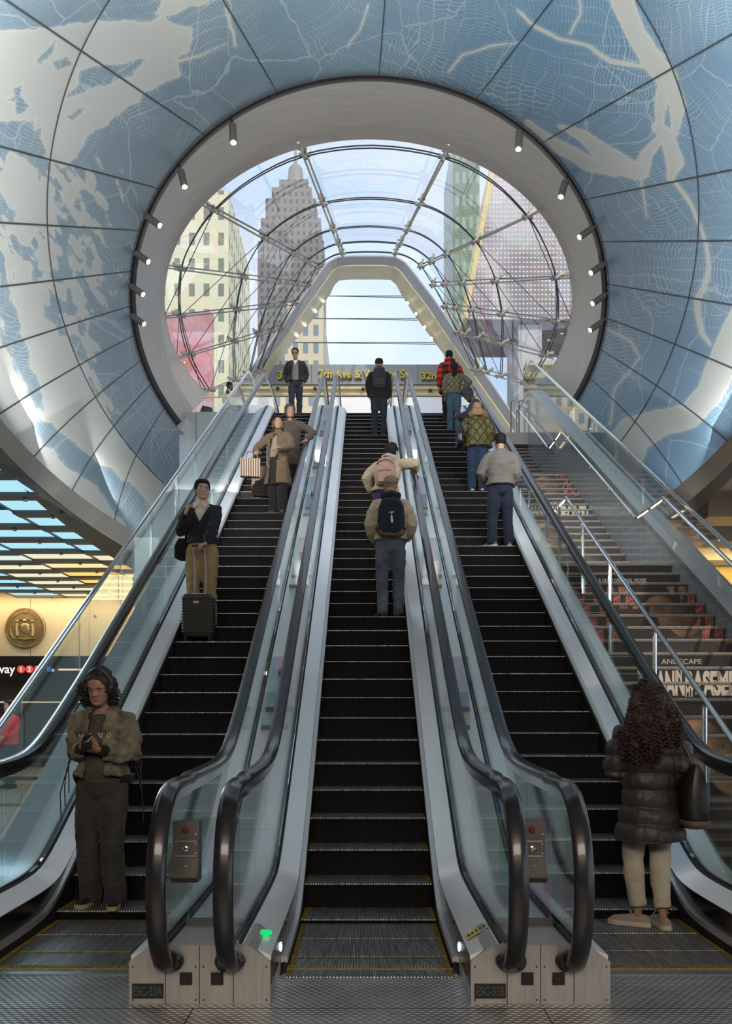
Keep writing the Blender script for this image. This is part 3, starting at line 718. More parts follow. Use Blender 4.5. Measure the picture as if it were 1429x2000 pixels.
RIVERS = [
    ([(1205, -40), (1218, 10), (1240, 62), (1268, 110), (1300, 152)], (26, 22, 18, 20, 22)), ([(1300, 150), (1322, 205), (1318, 262)], (14, 17, 6)), ([(1295, 150), (1292, 200), (1285, 250)], (10, 12, 8)),
    ([(1285, 250), (1305, 270), (1316, 315), (1310, 345)], (12, 14, 18, 8)), ([(1290, 270), (1262, 300), (1250, 338), (1190, 310), (1140, 268), (1095, 248)], (8, 12, 16, 22, 12, 4)), ([(1200, 335), (1150, 318), (1085, 285), (1030, 240)], (10, 14, 12, 6)),
    ([(1312, 345), (1350, 400), (1378, 470), (1382, 540), (1360, 590), (1370, 650), (1384, 672)], (3, 3.5, 3, 4, 6, 4, 3)), ([(1010, 22), (1046, 52), (1092, 78), (1150, 92), (1192, 120), (1260, 130)], (2, 3.5, 3, 3, 5, 3)), ([(1130, -20), (1132, 30), (1112, 66)], (2, 2, 2)),
    ([(875, 140), (905, 105), (960, 88), (1010, 84)], (2, 1.6, 2, 1)), ([(1250, 345), (1258, 395), (1262, 425)], (2, 2, 1)), ([(1180, -20), (1230, 60), (1300, 110)], (1, 2, 1.5)),
    ([(1470, 600), (1420, 690), (1385, 770), (1345, 812), (1290, 826), (1235, 850), (1205, 900)], (34, 32, 26, 26, 26, 36, 46)),
    ([(1180, 640), (1230, 668), (1250, 700), (1200, 760), (1190, 830)], (1.5, 2, 1.5, 1.5, 2)), ([(680, 90), (700, 60), (720, 10)], (1.5, 1.2, 1.5)), ([(440, 20), (455, 60), (460, 90)], (2, 3, 2)), ([(345, 120), (395, 108), (440, 86)], (3, 2, 1)),
]
def fbm(P, sc, oc, seed):
    out = np.zeros(len(P))
    for i, p in enumerate(P):
        out[i] = mnoise.fractal(Vector((p[0] * sc + seed, p[1] * sc, seed * .37)), 1.0, 2.1, oc)
    return out
def land_field(P):
    P = np.array(P, float)
    n1 = fbm(P, 1 / 38.0, 4, 3.1); n2 = fbm(P, 1 / 60.0, 5, 9.4)
    W = P + np.stack([n1 * 9, fbm(P, 1 / 30.0, 3, 17.0) * 9], 1)
    f = np.full(len(P), 40.0)                                # land everywhere
    for poly in WATER: f = np.minimum(f, poly_sd(W, poly))
    # ragged marsh and islands on the left side
    left = np.clip((330 - P[:, 0]) / 160, 0, 1) * np.clip((P[:, 1] - 230) / 120, 0, 1)
    stretch = np.stack([P[:, 0] * .5 + P[:, 1] * .45, P[:, 1] * -.8 + P[:, 0] * 1.2], 1)
    isl = fbm(stretch, 1 / 30.0, 4, 5.5) * 26 - 1
    f = np.minimum(f, np.where(left > .02, isl + (1 - left) * 40, 99))
    for poly in LAND: f = np.maximum(f, -poly_sd(W, poly))
    for pts, ws in RIVERS: f = np.minimum(f, line_dist(P + np.stack([n1 * 3.0, n2 * 3.0], 1), pts, ws))
    return f
def map_mat():
    m, nt, out = new_mat('map_ceiling'); g = NG(nt)
    b = g.n('ShaderNodeBsdfPrincipled'); b.inputs['Roughness'].default_value = .42; b.inputs['Specular IOR Level'].default_value = .35
    lf = g.n('ShaderNodeAttribute', attribute_name='land').outputs['Fac']
    uv = g.n('ShaderNodeUVMap', uv_map='chart').outputs[0]
    sp = g.n('ShaderNodeSeparateXYZ', ins={0: uv})
    # street grids: every quarter has its own direction
    nzw = g.n('ShaderNodeTexNoise', ins={'Vector': uv, 'Scale': 5.0, 'Detail': 5.0}).outputs['Color']
    wv = g.n('ShaderNodeVectorMath', operation='SCALE', ins={0: nzw, 'Scale': .12}).outputs[0]
    uvw = g.n('ShaderNodeVectorMath', operation='ADD', ins={0: uv, 1: wv}).outputs[0]
    vo = g.n('ShaderNodeTexVoronoi', ins={'Vector': uvw, 'Scale': 5.0}, feature='F1')
    ang = g.math('MULTIPLY', g.n('ShaderNodeSeparateXYZ', ins={0: vo.outputs['Color']}).outputs[0], 3.1)
    rot = g.n('ShaderNodeVectorRotate', rotation_type='Z_AXIS', ins={'Vector': uvw, 'Angle': ang}).outputs[0]
    rs = g.n('ShaderNodeSeparateXYZ', ins={0: rot})
    def lines(v, freq, wd):
        fr = g.math('FRACT', g.math('MULTIPLY', v, freq)); return g.math('LESS_THAN', fr, wd)
    l1 = lines(rs.outputs[0], 230.0, .2); l2 = lines(rs.outputs[1], 60.0, .08)
    ln = g.math('MAXIMUM', l1, g.math('MULTIPLY', l2, .8))
    dens = g.ramp(g.n('ShaderNodeTexNoise', ins={'Vector': uv, 'Scale': 6.0, 'Detail': 4.0}).outputs['Fac'], [(.38, (0,) * 3), (.62, (1,) * 3)])
    vo2 = g.n('ShaderNodeTexVoronoi', ins={'Vector': uvw, 'Scale': 8.0}, feature='DISTANCE_TO_EDGE').outputs[0]
    road = g.math('LESS_THAN', vo2, .007)
    st = g.math('MAXIMUM', g.math('MULTIPLY', g.math('MULTIPLY', ln, dens), .45), g.math('MULTIPLY', road, .28))
    big = g.n('ShaderNodeTexNoise', ins={'Vector': uv, 'Scale': 3.0, 'Detail': 3.0}).outputs['Fac']
    land = g.mix(g.ramp(big, [(.35, (0,) * 3), (.65, (1,) * 3)]), (.125, .185, .235), (.19, .26, .31))
    side = g.ramp(sp.outputs[0], [(.30, (0,) * 3), (.72, (1,) * 3)])
    land = g.mix(g.math('MULTIPLY', side, .65), land, (.085, .19, .30))
    land = g.mix(st, land, (.56, .60, .60))
    water = g.mix(g.ramp(big, [(.35, (0,) * 3), (.65, (1,) * 3)]), (.33, .35, .34), (.42, .43, .41))
    shore = g.ramp(g.math('ABSOLUTE', lf), [(0, (1,) * 3), (.10, (0,) * 3)])
    isl = g.math('GREATER_THAN', lf, 0.0)
    col = g.mix(isl, water, land)
    g.link(g.mix(g.math('MULTIPLY', shore, .22), col, (.60, .58, .50)), b.inputs['Base Color'])
    nb = g.n('ShaderNodeTexNoise', ins={'Vector': uv, 'Scale': 160.0, 'Detail': 2.0}).outputs['Fac']
    bp = g.n('ShaderNodeBump', ins={'Height': nb, 'Strength': .15, 'Distance': .01}); g.link(bp.outputs[0], b.inputs['Normal'])
    g.link(b.outputs[0], out.inputs[0]); return m
def build_dome():
    TH0, TH1 = math.radians(-242), math.radians(50)        # from lower left over the top to lower right (y down)
    nth, nt_ = 1100, 220
    ths = [TH0 + (TH1 - TH0) * i / nth for i in range(nth + 1)]; ts = [j / nt_ for j in range(nt_ + 1)]
    V = []; PX = []
    for th in ths:
        for t in ts: V.append(dome_pt(th, t)); PX.append(dome_px(th, t))
    F_ = []
    n = nt_ + 1
    for i in range(nth):
        for j in range(nt_):
            ids = (i * n + j, (i + 1) * n + j, (i + 1) * n + j + 1, i * n + j + 1)
            xs = [PX[k][0] for k in ids]; ys = [PX[k][1] for k in ids]
            if max(ys) > 850 and 350 < sum(xs) / 4 < 1000: continue
            if max(ys) > 780 and 1000 <= sum(xs) / 4 < 1122: continue
            F_.append(ids)
    mb = MB(); mb.add(V, F_)
    o = mb.build('ceiling_map', map_mat(), ang=180)
    me = o.data
    lf = land_field(PX) / 60.0
    at_ = me.attributes.new('land', 'FLOAT', 'POINT'); at_.data.foreach_set('value', lf.astype(np.float32))
    uvl = me.uv_layers.new(name='chart'); li = np.zeros(len(me.loops), dtype=np.int32); me.loops.foreach_get('vertex_index', li)
    pu = np.array(PX, float) / 1429.0; uvl.data.foreach_set('uv', pu[li].astype(np.float32).ravel())
    return tag(o, 'map', None, None, 'structure')
dome = build_dome(); dome['label'] = 'pale and blue map ceiling curving around the oculus'
# joints between the map panels
M_joint = mat('panel_gap', (.03, .033, .036), .6)
b = MB()
def joint(fn, n, w):
    pts = [fn(i / n) for i in range(n + 1)]
    b.tube(pts, [(w, .006)] * (n + 1), 6)
for px, py in ((740, 147), (540, 178), (935, 187), (400, 263), (1065, 275), (305, 367), (1150, 388), (265, 450), (1182, 472), (255, 530), (1187, 555), (258, 597), (1180, 620), (263, 655), (1165, 680), (275, 705), (1145, 735), (293, 752), (318, 800)):
    th = math.atan2(py - C0[1], px - C0[0])
    if th > math.radians(60): th -= 2 * PI
    # the joints lean away from the straight ray low down on the funnel
    lean = .0 if py < 560 else math.radians(-(py - 560) * .022) * (1 if px > 714 else -1)
    joint(lambda s: dome_pt(th + lean * -s * 1.6, s, .02), 40, .011)
seg = [math.radians(-234 + 284 * i / 200) for i in range(201)]
sp_ = [dome_pt(th, .40, .02) for th in seg]; spx = [dome_px(th, .40) for th in seg]
run = [p for p, q in zip(sp_, spx) if not (q[1] > 950 and q[0] < 714) and not (q[1] > 870 and q[0] > 714)]
b.tube(run, [(.013, .008)] * len(run), 6)
struct('trim_3', b, M_joint)
# pale rim fascia and brown soffit at the funnel's foot
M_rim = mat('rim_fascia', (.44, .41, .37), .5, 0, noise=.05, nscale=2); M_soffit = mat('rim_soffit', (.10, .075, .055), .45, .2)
for nm, (t0, t1), s0 in (('left', (-242, -196), -1), ('right', (16, 50), 1)):
    n = 60; rings = []
    for i in range(n + 1):
        th = math.radians(t0 + (t1 - t0) * i / n); p = dome_pt(th, 1.0)
        x, y = ray_p(th, ray_r(RIM, th)); nx, ny = math.cos(th), math.sin(th); sc = p.y / F
        rings.append([p, p + Vector((nx * 34 * sc, .06, -ny * 34 * sc)), p + Vector((nx * 36 * sc, -.05, -ny * 36 * sc)), p + Vector((nx * 66 * sc, .35, -ny * 66 * sc)), p + Vector((nx * 70 * sc, .9, -ny * 30 * sc))])
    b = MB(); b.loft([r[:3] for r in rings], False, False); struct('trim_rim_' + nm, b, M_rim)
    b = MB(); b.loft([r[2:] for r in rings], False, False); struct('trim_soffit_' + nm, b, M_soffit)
# dark ring and metal drum of the oculus
TR0, TR1 = math.radians(-224), math.radians(41)
def ring_pt(E, th, off=0.0):
    x, y = ray_p(th, ray_r(E, th)); return at(x, y, ring_d(ray_p(th, ray_r(RING, th))[1]) + off)
NR = 150; tr = [TR0 + (TR1 - TR0) * i / NR for i in range(NR + 1)]
RIN = (RING[0] - 12, RING[1] - 12, RING[2], RING[3])
b = MB(); b.loft([[ring_pt(RING, th, -.03), ring_pt(RING, th, -.10), ring_pt((RING[0] - 5, RING[1] - 5, RING[2], RING[3]), th, -.10), ring_pt(RIN, th), ring_pt(RIN, th, .1)] for th in tr], False, False)
struct('trim_oculus', b, mat('ring_bronze', (.035, .028, .024), .35, .6))
M_drum = mat('drum_metal', (.40, .365, .335), .40, .25, noise=.10, nscale=1.2, stretch=(1, 6, 1), bump=.06, bscale=10)
b = MB(); rows = []
for th in tr:
    row = []
    rd = ring_d(ray_p(th, ray_r(RING, th))[1]); md = mouth_d(ray_p(th, ray_r(MOUTH, th))[1])
    for k in range(9):
        u = k / 8; E = tuple(RIN[q] + (MOUTH[q] - RIN[q]) * u for q in range(4))
        x, y = ray_p(th, ray_r(E, th)); row.append(at(x, y, rd + .02 + (md - rd) * u))
    row.append(row[-1] + Vector((0, .3, .0))); rows.append(row)
b.loft(rows, False, False)
struct('wall_drum', b, M_drum)
# spotlights clipped to the ring
M_spot = mat('spot_housing', (.20, .18, .17), .4, .5); M_lens = emit_mat('spot_lens', (1, .93, .8), 5.0)
SP = [(455, 262, 'left'), (357, 350, 'left'), (300, 432, 'left'), (278, 503, 'left'), (268, 567, 'left'), (270, 625, 'left'), (1013, 275, 'right'), (1099, 370, 'right'), (1143, 455, 'right'), (1165, 525, 'right'), (1168, 585, 'right'), (1163, 637, 'right')]
for i, (px, py, side) in enumerate(SP):
    th = math.atan2(py - C0[1], px - C0[0]); rx, ry = {'left': (-1, -1), 'right': (1, -1)}[side]
    k = max(0.0, min(1.0, (py - 262) / 300)); dxy = (rx * (2 + 26 * k), -52 + 34 * k) if abs(px - 714) < 400 else (rx * 28, -20)
    dd = ring_d(py - 20) - .12
    base = at(px, py, dd); ring_hit = at(px + dxy[0] * .9, py + dxy[1] * .9, dd + .05)
    axis = base - ring_hit
    t = thing('spotlight', '%s cylinder spotlight from the top of the ring, %s side' % (('first', 'second', 'third', 'fourth', 'fifth', 'lowest')[i % 6], 'seal wall' if side == 'left' else 'poster stairs'), 'spotlight', base, 0, 'spotlights on the oculus ring')
    inward = Vector(((719 - px) * .0, 0, 0)); dirv = axis.normalized()
    q = dirv.to_track_quat('Z', 'Y').to_matrix().to_4x4()
    MB().lathe([(.0, -.17), (.062, -.17), (.066, -.15), (.066, .15), (.058, .16), (.0, .16)], 20, q).build('housing', M_spot, t)
    MB().lathe([(.05, .155), (.05, .168), (0, .170)], 20, q).build('lens', M_lens, t)
    MB().tube([-axis, -dirv * .17], .018, 8).build('stem', M_spot, t)
# closing surfaces above and behind the viewer
struct('ceiling_concourse', MB().box((-13, -13, 5.6), (13, 4.5, 5.8)), mat('concourse_soffit', (.42, .41, .40), .6))
struct('wall_concourse', MB().box((-13, -13.2, 0), (13, -13, 8)), mat('concourse_wall', (.45, .42, .38), .6))
b = MB()   # funnel shell carried back over the viewer to the concourse soffit
pts = [dome_pt(math.radians(-178 + 176 * i / 60), 1.0) for i in range(61)]
b.loft([[p for p in pts], [Vector((p.x * 1.0, 4.4, 5.6)) for p in pts]], False, False)
struct('ceiling_edge', b, M_dark)
# grey wall panels under the street landing
M_gp = mat('grey_wall_panel', (.42, .45, .46), .3, .55, noise=.04, nscale=1)
b = MB(); b.box((-5.1, 21.6, 0), (-2.5, 21.8, ZT)); struct('wall_landing', b, M_gp)
b = MB()
for x in (-4.15, -3.35): b.box((x, 21.595, 3), (x + .012, 21.60, ZT))
struct('trim_4', b, M_black)
struct('floor_landing', MB().box((-5.1, 22.45, ZT - .3), (2.6, 34, ZT)), mat('landing_stone', (.4, .39, .37), .5))
# ------------------------------------------------------------------ stairs with poster risers
SX0, SX1 = 2.67, 4.27
RISE, RUN = .175, .3031
FL = []                                   # (C, z of landing below, n risers)
def nose_line(C, y): return EYE - C + TAN * y
def nose_y(C, z): return (z - EYE + C) / TAN
FLIGHTS = [(5.00, 3.56, 20), (5.73, 6.535, 17), (6.44, 8.81, 13)]     # line constant, top level, risers
M_stread = mat('stair_stone', (.20, .175, .15), .5, 0, noise=.15, nscale=6)
M_sriser = mat('stair_riser_print', (.018, .014, .012), .45)
M_sedge = mat('stair_nosing', (.30, .27, .24), .5, .3, noise=.35, nscale=40)
RISERS = []                               # (flight, k from the top, y of face, z bottom, z top)
for fi, (C, zt, n) in enumerate(FLIGHTS):
    b = MB(); z_base = zt - n * RISE
    for k in range(n):
        z1 = zt - k * RISE; y0 = nose_y(C, z1); z0 = z1 - RISE if k < n - 1 else z_base
        y1 = y0 + RUN if k else y0 + (1.9 if fi < 2 else 2.4)
        b.cur = 0; b.box((SX0, y0, z1 - .03), (SX1, y1 + .02, z1)); b.cur = 1; b.box((SX0, y0 + .012, z0 - .02), (SX1, y0 + .06, z1 - .028))
        b.cur = 2; b.box((SX0, y0 - .004, z1 - .014), (SX1, y0 + .035, z1 + .003))
        RISERS.append((fi, k, y0 + .010, z0, z1 - .022))
    o = struct('floor_stairs', b, [M_stread, M_sriser, M_sedge], smooth=False)
b = MB(); b.box((SX0, 23.0, 8.5), (7.5, 34, 8.81)); struct('floor_landing_right', b, MATS['landing_stone'])
# posters printed on the risers
def paint_mat():
    m, nt, out = new_mat('poster_print'); g = NG(nt)
    b = g.n('ShaderNodeBsdfPrincipled'); b.inputs['Roughness'].default_value = .45
    g.link(g.n('ShaderNodeAttribute', attribute_name='paint').outputs['Color'], b.inputs['Base Color']); g.link(b.outputs[0], out.inputs[0]); return m
M_print = paint_mat(); M_letter = mat('poster_letter', (.62, .56, .46), .5)
def gauss(x, v, cx, cv, sx, sv): return math.exp(-((x - cx) / sx) ** 2 - ((v - cv) / sv) ** 2)
def face(col, x, v, cx, cv, s, skin, hair, look=0.0):
    """plain painted portrait: a generic head about 2*s wide centred at (cx, cv)"""
    dx, dv = (x - cx) / s, (v - cv) / s
    def mixc(c, d, f): f = max(0, min(1, f)); return tuple(a * (1 - f) + b * f for a, b in zip(c, d))
    sh = 1 / (1 + math.exp((abs(dx) - 2.1 + max(0, (dv + 2.3)) * 1.1) * 9)) * (1 if dv < -1.05 else 0)
    col = mixc(col, tuple(h * 1.6 + .02 for h in hair), sh * .9)
    hd = math.sqrt((dx / .88) ** 2 + ((dv - .25) / 1.28) ** 2); col = mixc(col, hair, (1.04 - hd) * 14)
    fd = math.sqrt((dx / .74) ** 2 + (dv / (1.12 if dv < 0 else .86)) ** 2)
    lit = .60 + .45 * max(-1, min(1, -dx * 1.6 + .1))
    col = mixc(col, tuple(c * lit for c in skin), (1 - fd) * 12)
    ins = max(0, min(1, (1 - fd) * 12))
    for gx, gv, sx, sv, k_ in ((-.15, .62, .34, .22, .55), (-.48, -.18, .16, .2, .45), (.42, -.2, .14, .18, .25)): col = mixc(col, tuple(min(1, c * 2.0) for c in skin), ins * k_ * gauss(dx, dv, gx, gv, sx, sv))
    for e in (-1, 1):
        col = mixc(col, tuple(c * .22 for c in skin), .92 * gauss(dx, dv, e * .34 + look, .12, .25, .13))
        col = mixc(col, (.35, .30, .24), .6 * gauss(dx, dv, e * .36 + look, .08, .10, .035))
        col = mixc(col, (.01, .008, .006), .95 * gauss(dx, dv, e * .36 + look, .08, .05, .05))
        col = mixc(col, hair, .95 * gauss(dx, dv, e * .36 + look, .32, .27, .06))
    col = mixc(col, tuple(min(1, c * 1.5) for c in skin), .5 * gauss(dx, dv, look - .03, -.12, .07, .28))
    col = mixc(col, tuple(c * .3 for c in skin), .9 * gauss(dx, dv, look + .02, -.34, .18, .06))
    col = mixc(col, (skin[0] * .6, skin[1] * .35, skin[2] * .35), .95 * gauss(dx, dv, look, -.58, .27, .07))
    col = mixc(col, tuple(c * .4 for c in skin), .45 * gauss(dx, dv, look, -.80, .3, .08))
    return col
def poster_color(x, q):
    """x across the stair (m), q risers down from the poster's top"""
    base = (.016, .012, .010); v = -q * RISE
    if 1.9 < q < 8.0:
        inside = 1
        for a, w_ in ((2.72, .10), (2.95, .16), (3.2, .10), (3.36, .12), (4.0, .10), (4.15, .09)):
            if a < x < a + w_ and 2.2 < q < (4.3 if 3.1 < a < 3.9 else 7.2):
                st = (math.sin(x * 190) > .2) or (math.sin(q * 9 + x * 30) > .75); base = (.50, .13, .10) if st else (.10, .03, .025)
                if 2.2 < q < 2.9 and math.sin(x * 160) * math.sin(q * 20) > .2: base = (.20, .22, .08)
        return face(base, x, v, 3.80, -4.65 * RISE, .33, (.25, .125, .06), (.012, .009, .008), .02)
    if 11.3 < q < 19:
        return face(base, x, v, 3.24, -13.75 * RISE, .36, (.50, .30, .15), (.05, .032, .018), .04)
    return base
def cut_half(mb, zc_, upper):
    bm = bmesh.new(); vs = [bm.verts.new(p) for p in mb.v]
    for f in mb.f:
        try: bm.faces.new([vs[i] for i in f])
        except ValueError: pass
    bmesh.ops.bisect_plane(bm, geom=bm.verts[:] + bm.edges[:] + bm.faces[:], plane_co=(0, 0, zc_), plane_no=(0, 0, 1), clear_inner=upper, clear_outer=not upper)
    bm.verts.index_update(); r = MB(); r.add([tuple(v.co) for v in bm.verts], [tuple(v.index for v in f.verts) for f in bm.faces]); bm.free(); return r
def fit(mb, x0, x1, z0, z1):
    xs = [p[0] for p in mb.v]; zs = [p[2] for p in mb.v]; sx = (x1 - x0) / (max(xs) - min(xs)); sz = (z1 - z0) / (max(zs) - min(zs))
    mb.v = [((p[0] - min(xs)) * sx + x0, p[1], (p[2] - min(zs)) * sz + z0) for p in mb.v]; return mb
for fi, shift, lab in ((0, 0, 'film poster printed on the risers of the lowest stair flight'), (1, -3, 'film poster printed on the risers of the middle stair flight'), (2, -9, 'film poster printed on the risers of the top stair flight')):
    rs = [r for r in RISERS if r[0] == fi]
    t = thing('stair_poster', lab, 'poster', (SX0, rs[0][2], rs[-1][3]), 0, 'posters on the stair risers'); lo = -Vector(t.location)
    for (_, k, y, z0, z1) in rs:
        q0 = k - shift; nx, nz_ = 150, 12; b = MB(); cols_ = []
        V = []
        for j in range(nz_ + 1):
            for i in range(nx + 1):
                x = SX0 + .02 + (SX1 - SX0 - .02) * i / nx; z = z1 - (z1 - z0) * j / nz_
                V.append((x, y - .002, z)); cols_.append((*poster_color(x, q0 + j / nz_), 1))
        b.add(V, [(j * (nx + 1) + i, j * (nx + 1) + i + 1, (j + 1) * (nx + 1) + i + 1, (j + 1) * (nx + 1) + i) for j in range(nz_) for i in range(nx)])
        o = b.build('poster_strip', M_print, t, smooth=False, loc=lo)
        ca = o.data.color_attributes.new('paint', 'FLOAT_COLOR', 'POINT'); ca.data.foreach_set('color', np.array(cols_, dtype=np.float32).ravel())
        def put(mb, x0, x1, a, c): fit(mb, x0, x1, z0 + (z1 - z0) * a, z0 + (z1 - z0) * c); xform(mb, Matrix.Translation((0, y - .004, 0))).build('lettering', M_letter, t, smooth=False, loc=lo)
        if q0 == 1: put(text_mesh('A HULU ORIGINAL MOVIE', .1, .001, 1, .002), 3.17, 3.82, .30, .66)
        if q0 == 8: put(text_mesh('ANDSCAPE', .1, .001, 1, .0), 3.31, 3.76, .30, .68)
        if q0 in (9, 10):
            xa, zz = 2.80, None
            for wd, w0, w1, ha in (('THE', 2.95, 3.04, .5), ('MAN', 3.05, 3.35, 0), ('IN', 3.36, 3.43, .5), ('MY', 3.36, 3.45, -.5), ('BASEMENT', 3.465, 4.24, 0)):
                if ha > 0 and q0 == 10 or ha < 0 and q0 == 9: continue
                mb = text_mesh(wd, .1, .001, 1, .005)
                if ha: put(mb, w0, w1, .06, .94) if False else put(mb, w0, w1, .08 if ha > 0 else .12, .92)
                else:
                    fit(mb, w0, w1, -1, 1); h = cut_half(mb, 0.0, q0 == 9)
                    h.v = [(p[0], p[1] + y - .004, (z0 + (z1 - z0) * (p[2] * .88)) if q0 == 9 else (z1 + (z1 - z0) * (p[2] * .80))) for p in h.v]
                    h.build('lettering', M_letter, t, smooth=False, loc=lo)
# right side wall, deck and guard of the stairs
def tile_mat():
    m, nt, out = new_mat('glass_tile_wall'); g = NG(nt)
    b = g.n('ShaderNodeBsdfPrincipled'); b.inputs['Roughness'].default_value = .12; b.inputs['Specular IOR Level'].default_value = .8
    sp = g.n('ShaderNodeSeparateXYZ', ins={0: g.n('ShaderNodeTexCoord').outputs['Object']})
    l = g.math('MAXIMUM', g.math('LESS_THAN', g.math('FRACT', g.math('MULTIPLY', sp.outputs[1], 3.3)), .03), g.math('LESS_THAN', g.math('FRACT', g.math('MULTIPLY', sp.outputs[2], 5.0)), .045))
    g.link(g.mix(l, (.27, .33, .37), (.44, .48, .50)), b.inputs['Base Color']); g.link(b.outputs[0], out.inputs[0]); return m
dk = lambda y: smin(max(nose_line(4.83, y), .25), 9.9, .1)
ys = [4.6] + [6 + .5 * i for i in range(37)] + [24.5]
b = MB(); b.loft([[(SX1 + .005, y, 0), (SX1 + .005, y, dk(y)), (SX1 + .06, y, dk(y)), (SX1 + .06, y, 0)] for y in ys], True, True)
struct('wall_stairs', b, tile_mat())
b = MB(); b.loft([[(SX1 - .01, y, dk(y) - .02), (SX1 - .01, y, dk(y) + .05), (SX1 + .34, y, dk(y) + .05), (SX1 + .34, y, dk(y) - .25)] for y in ys], True, True)
struct('trim_stairs', b, mat('stringer_metal', (.46, .50, .50), .35, .8))
GX2 = 4.42; rg = lambda y: smin(max(nose_line(4.14, y), 1.15), 10.9, .1)
t = thing('stair_guard', 'inclined glass guard with steel rail along the poster stairs wall', 'glass guard', (GX2, 5, 0)); lo = Vector((-GX2, -5, 0))
b = MB(); yy = [4.6] + [6 + .6 * i for i in range(31)] + [24.5]; b.tube([(GX2, y, rg(y)) for y in yy], [(.032, .022)] * len(yy), 10); b.build('top_rail', M_chrome, t, loc=lo)
for a in [5 + 1.5 * i for i in range(13)]:
    c = a + 1.49; MB().prism([(y, dk(y) + .05) for y in (a, c)] + [(y, rg(y) - .01) for y in (c, a)], GX2 - .006, GX2 + .006, 0).build('glass_panel', M_glass, t, smooth=False, loc=lo)
# handrails
def rail_pts(x, h, y_end=None):
    pts = []
    C1, z1, _ = FLIGHTS[0]; C2, z2, _ = FLIGHTS[1]; C3, z3, _ = FLIGHTS[2]
    f = lambda C, y: nose_line(C, y) + h
    ya, yb = nose_y(C1, z1), nose_y(C2, z1); yc_, yd = nose_y(C2, z2), nose_y(C3, z2)
    pts = [(x, 5.6, f(C1, 6.3)), (x, 6.3, f(C1, 6.3)), (x, ya, f(C1, ya)), (x, yb, f(C2, yb)), (x, yc_, f(C2, yc_)), (x, yd, f(C3, yd)), (x, nose_y(C3, z3), f(C3, nose_y(C3, z3)))]
    return pts
M_led = emit_mat('rail_led', (1, .80, .45), 3.0)
for x, lab, wall in ((2.80, 'steel handrail on posts between the poster stairs and the escalator', False), (4.16, 'steel handrail on brackets along the tiled stair wall', True)):
    pts = rail_pts(x, .92); t = thing('stair_handrail', lab, 'handrail', (x, 5.6, 0), 0, 'stair handrails'); lo = Vector((-x, -5.6, 0))
    P = [Vector(p) for p in pts]; dense = []
    for a, c in zip(P, P[1:]):
        nn = max(2, int((c - a).length / .35)); dense += [a.lerp(c, i / nn) for i in range(nn)]
    dense.append(P[-1])
    MB().tube(dense, .024, 10).build('rail', M_chrome, t, loc=lo)
    for i in (2, 4):
        a, c = P[i], P[i + 1]
        for u0, u1 in ((.08, .42), (.55, .92)):
            q0, q1 = a.lerp(c, u0), a.lerp(c, u1); b = MB(); b.box((x - .009, q0.y, q0.z - .030), (x + .009, q1.y, q0.z - .021)); b.build('light_strip', M_led, t, smooth=False, loc=lo)
    if wall:
        for i in range(1, len(dense) - 1, 4):
            p = dense[i]; MB().tube([p + Vector((0, 0, -.02)), p + Vector((.0, 0, -.07)), p + Vector((.10, 0, -.08))], .008, 6).build('bracket', M_chrome, t, loc=lo)
    else:
        for yq in (7.2, 8.6, 10.0, 11.4, 12.5, 13.5, 15.0, 16.6, 18.2):
            i = min(range(len(dense)), key=lambda k: abs(dense[k].y - yq)); p = dense[i]
            zb = max((r[4] for r in RISERS if r[2] <= p.y + .05), default=0)
            MB().tube([(x, p.y, zb), (x, p.y, p.z - .02)], .021, 10).build('post', M_chrome, t, loc=lo)
    if wall:
        p = P[-1]; MB().tube([p, p + Vector((0, .25, .02)), p + Vector((0, .32, -.05)), p + Vector((0, .32, -.95))], .024, 10).build('newel_post', M_chrome, t, loc=lo)
t = thing('landing_railing', 'bent steel tube railing at the top of the poster stairs', 'railing', (3.98, 23.6, 8.81))
for dx in (0, .22):
    MB().tube([(dx - .06, 0, 0), (dx - .06, 0, .95), (dx - .05, -.03, 1.02), (dx + .02, -.2, .99), (dx + .16, -1.2, .35)], .022, 8).build('rail', mat('aged_steel', (.42, .38, .30), .35, .8), t)
# right hand hall beyond the stairs
M_cream = mat('cream_panel', (.60, .52, .36), .5); M_fin = mat('soffit_fin', (.30, .25, .19), .5)
struct('ceiling_right', MB().box((4.7, 8, 4.85), (13, 24, 5.0)), mat('soffit_beige', (.55, .48, .38), .6))
b = MB()
for i in range(7): b.box((5.2, 9.5 + 1.9 * i, 4.45), (13, 10.15 + 1.9 * i, 4.85))
struct('trim_5', b, M_fin)
struct('wall_right', MB().box((5.3, 18.0, 0), (13, 18.2, 4.9)), mat('wall_yellow_wash', (.62, .44, .14), .5))
b = MB(); b.box((6.75, 17.9, 0), (6.95, 18.1, 4.9)); b.box((8.6, 17.9, 0), (8.8, 18.1, 4.9)); struct('trim_6', b, M_fin)
area('right_hall_wash', (7.5, 16.6, 4.4), (7.5, 18.2, 2.8), 4, 110, (1, .74, .34), .3)
area('right_hall_light', (8.5, 13.0, 4.3), (8.5, 13.0, 0), 4, 70, (1, .82, .55), 5)
# cream street facade seen through the guard
b = MB(); b.box((4.6, 25.2, ZT - .2), (8.4, 25.5, 11.4)); b.box((4.6, 25.0, 11.0), (8.4, 25.5, 11.15)); b.box((4.6, 25.05, 10.75), (8.4, 25.5, 10.83)); b.box((4.6, 24.95, 11.35), (8.4, 25.5, 11.5))
struct('wall_street', b, mat('cream_stone', (.66, .58, .46), .6))
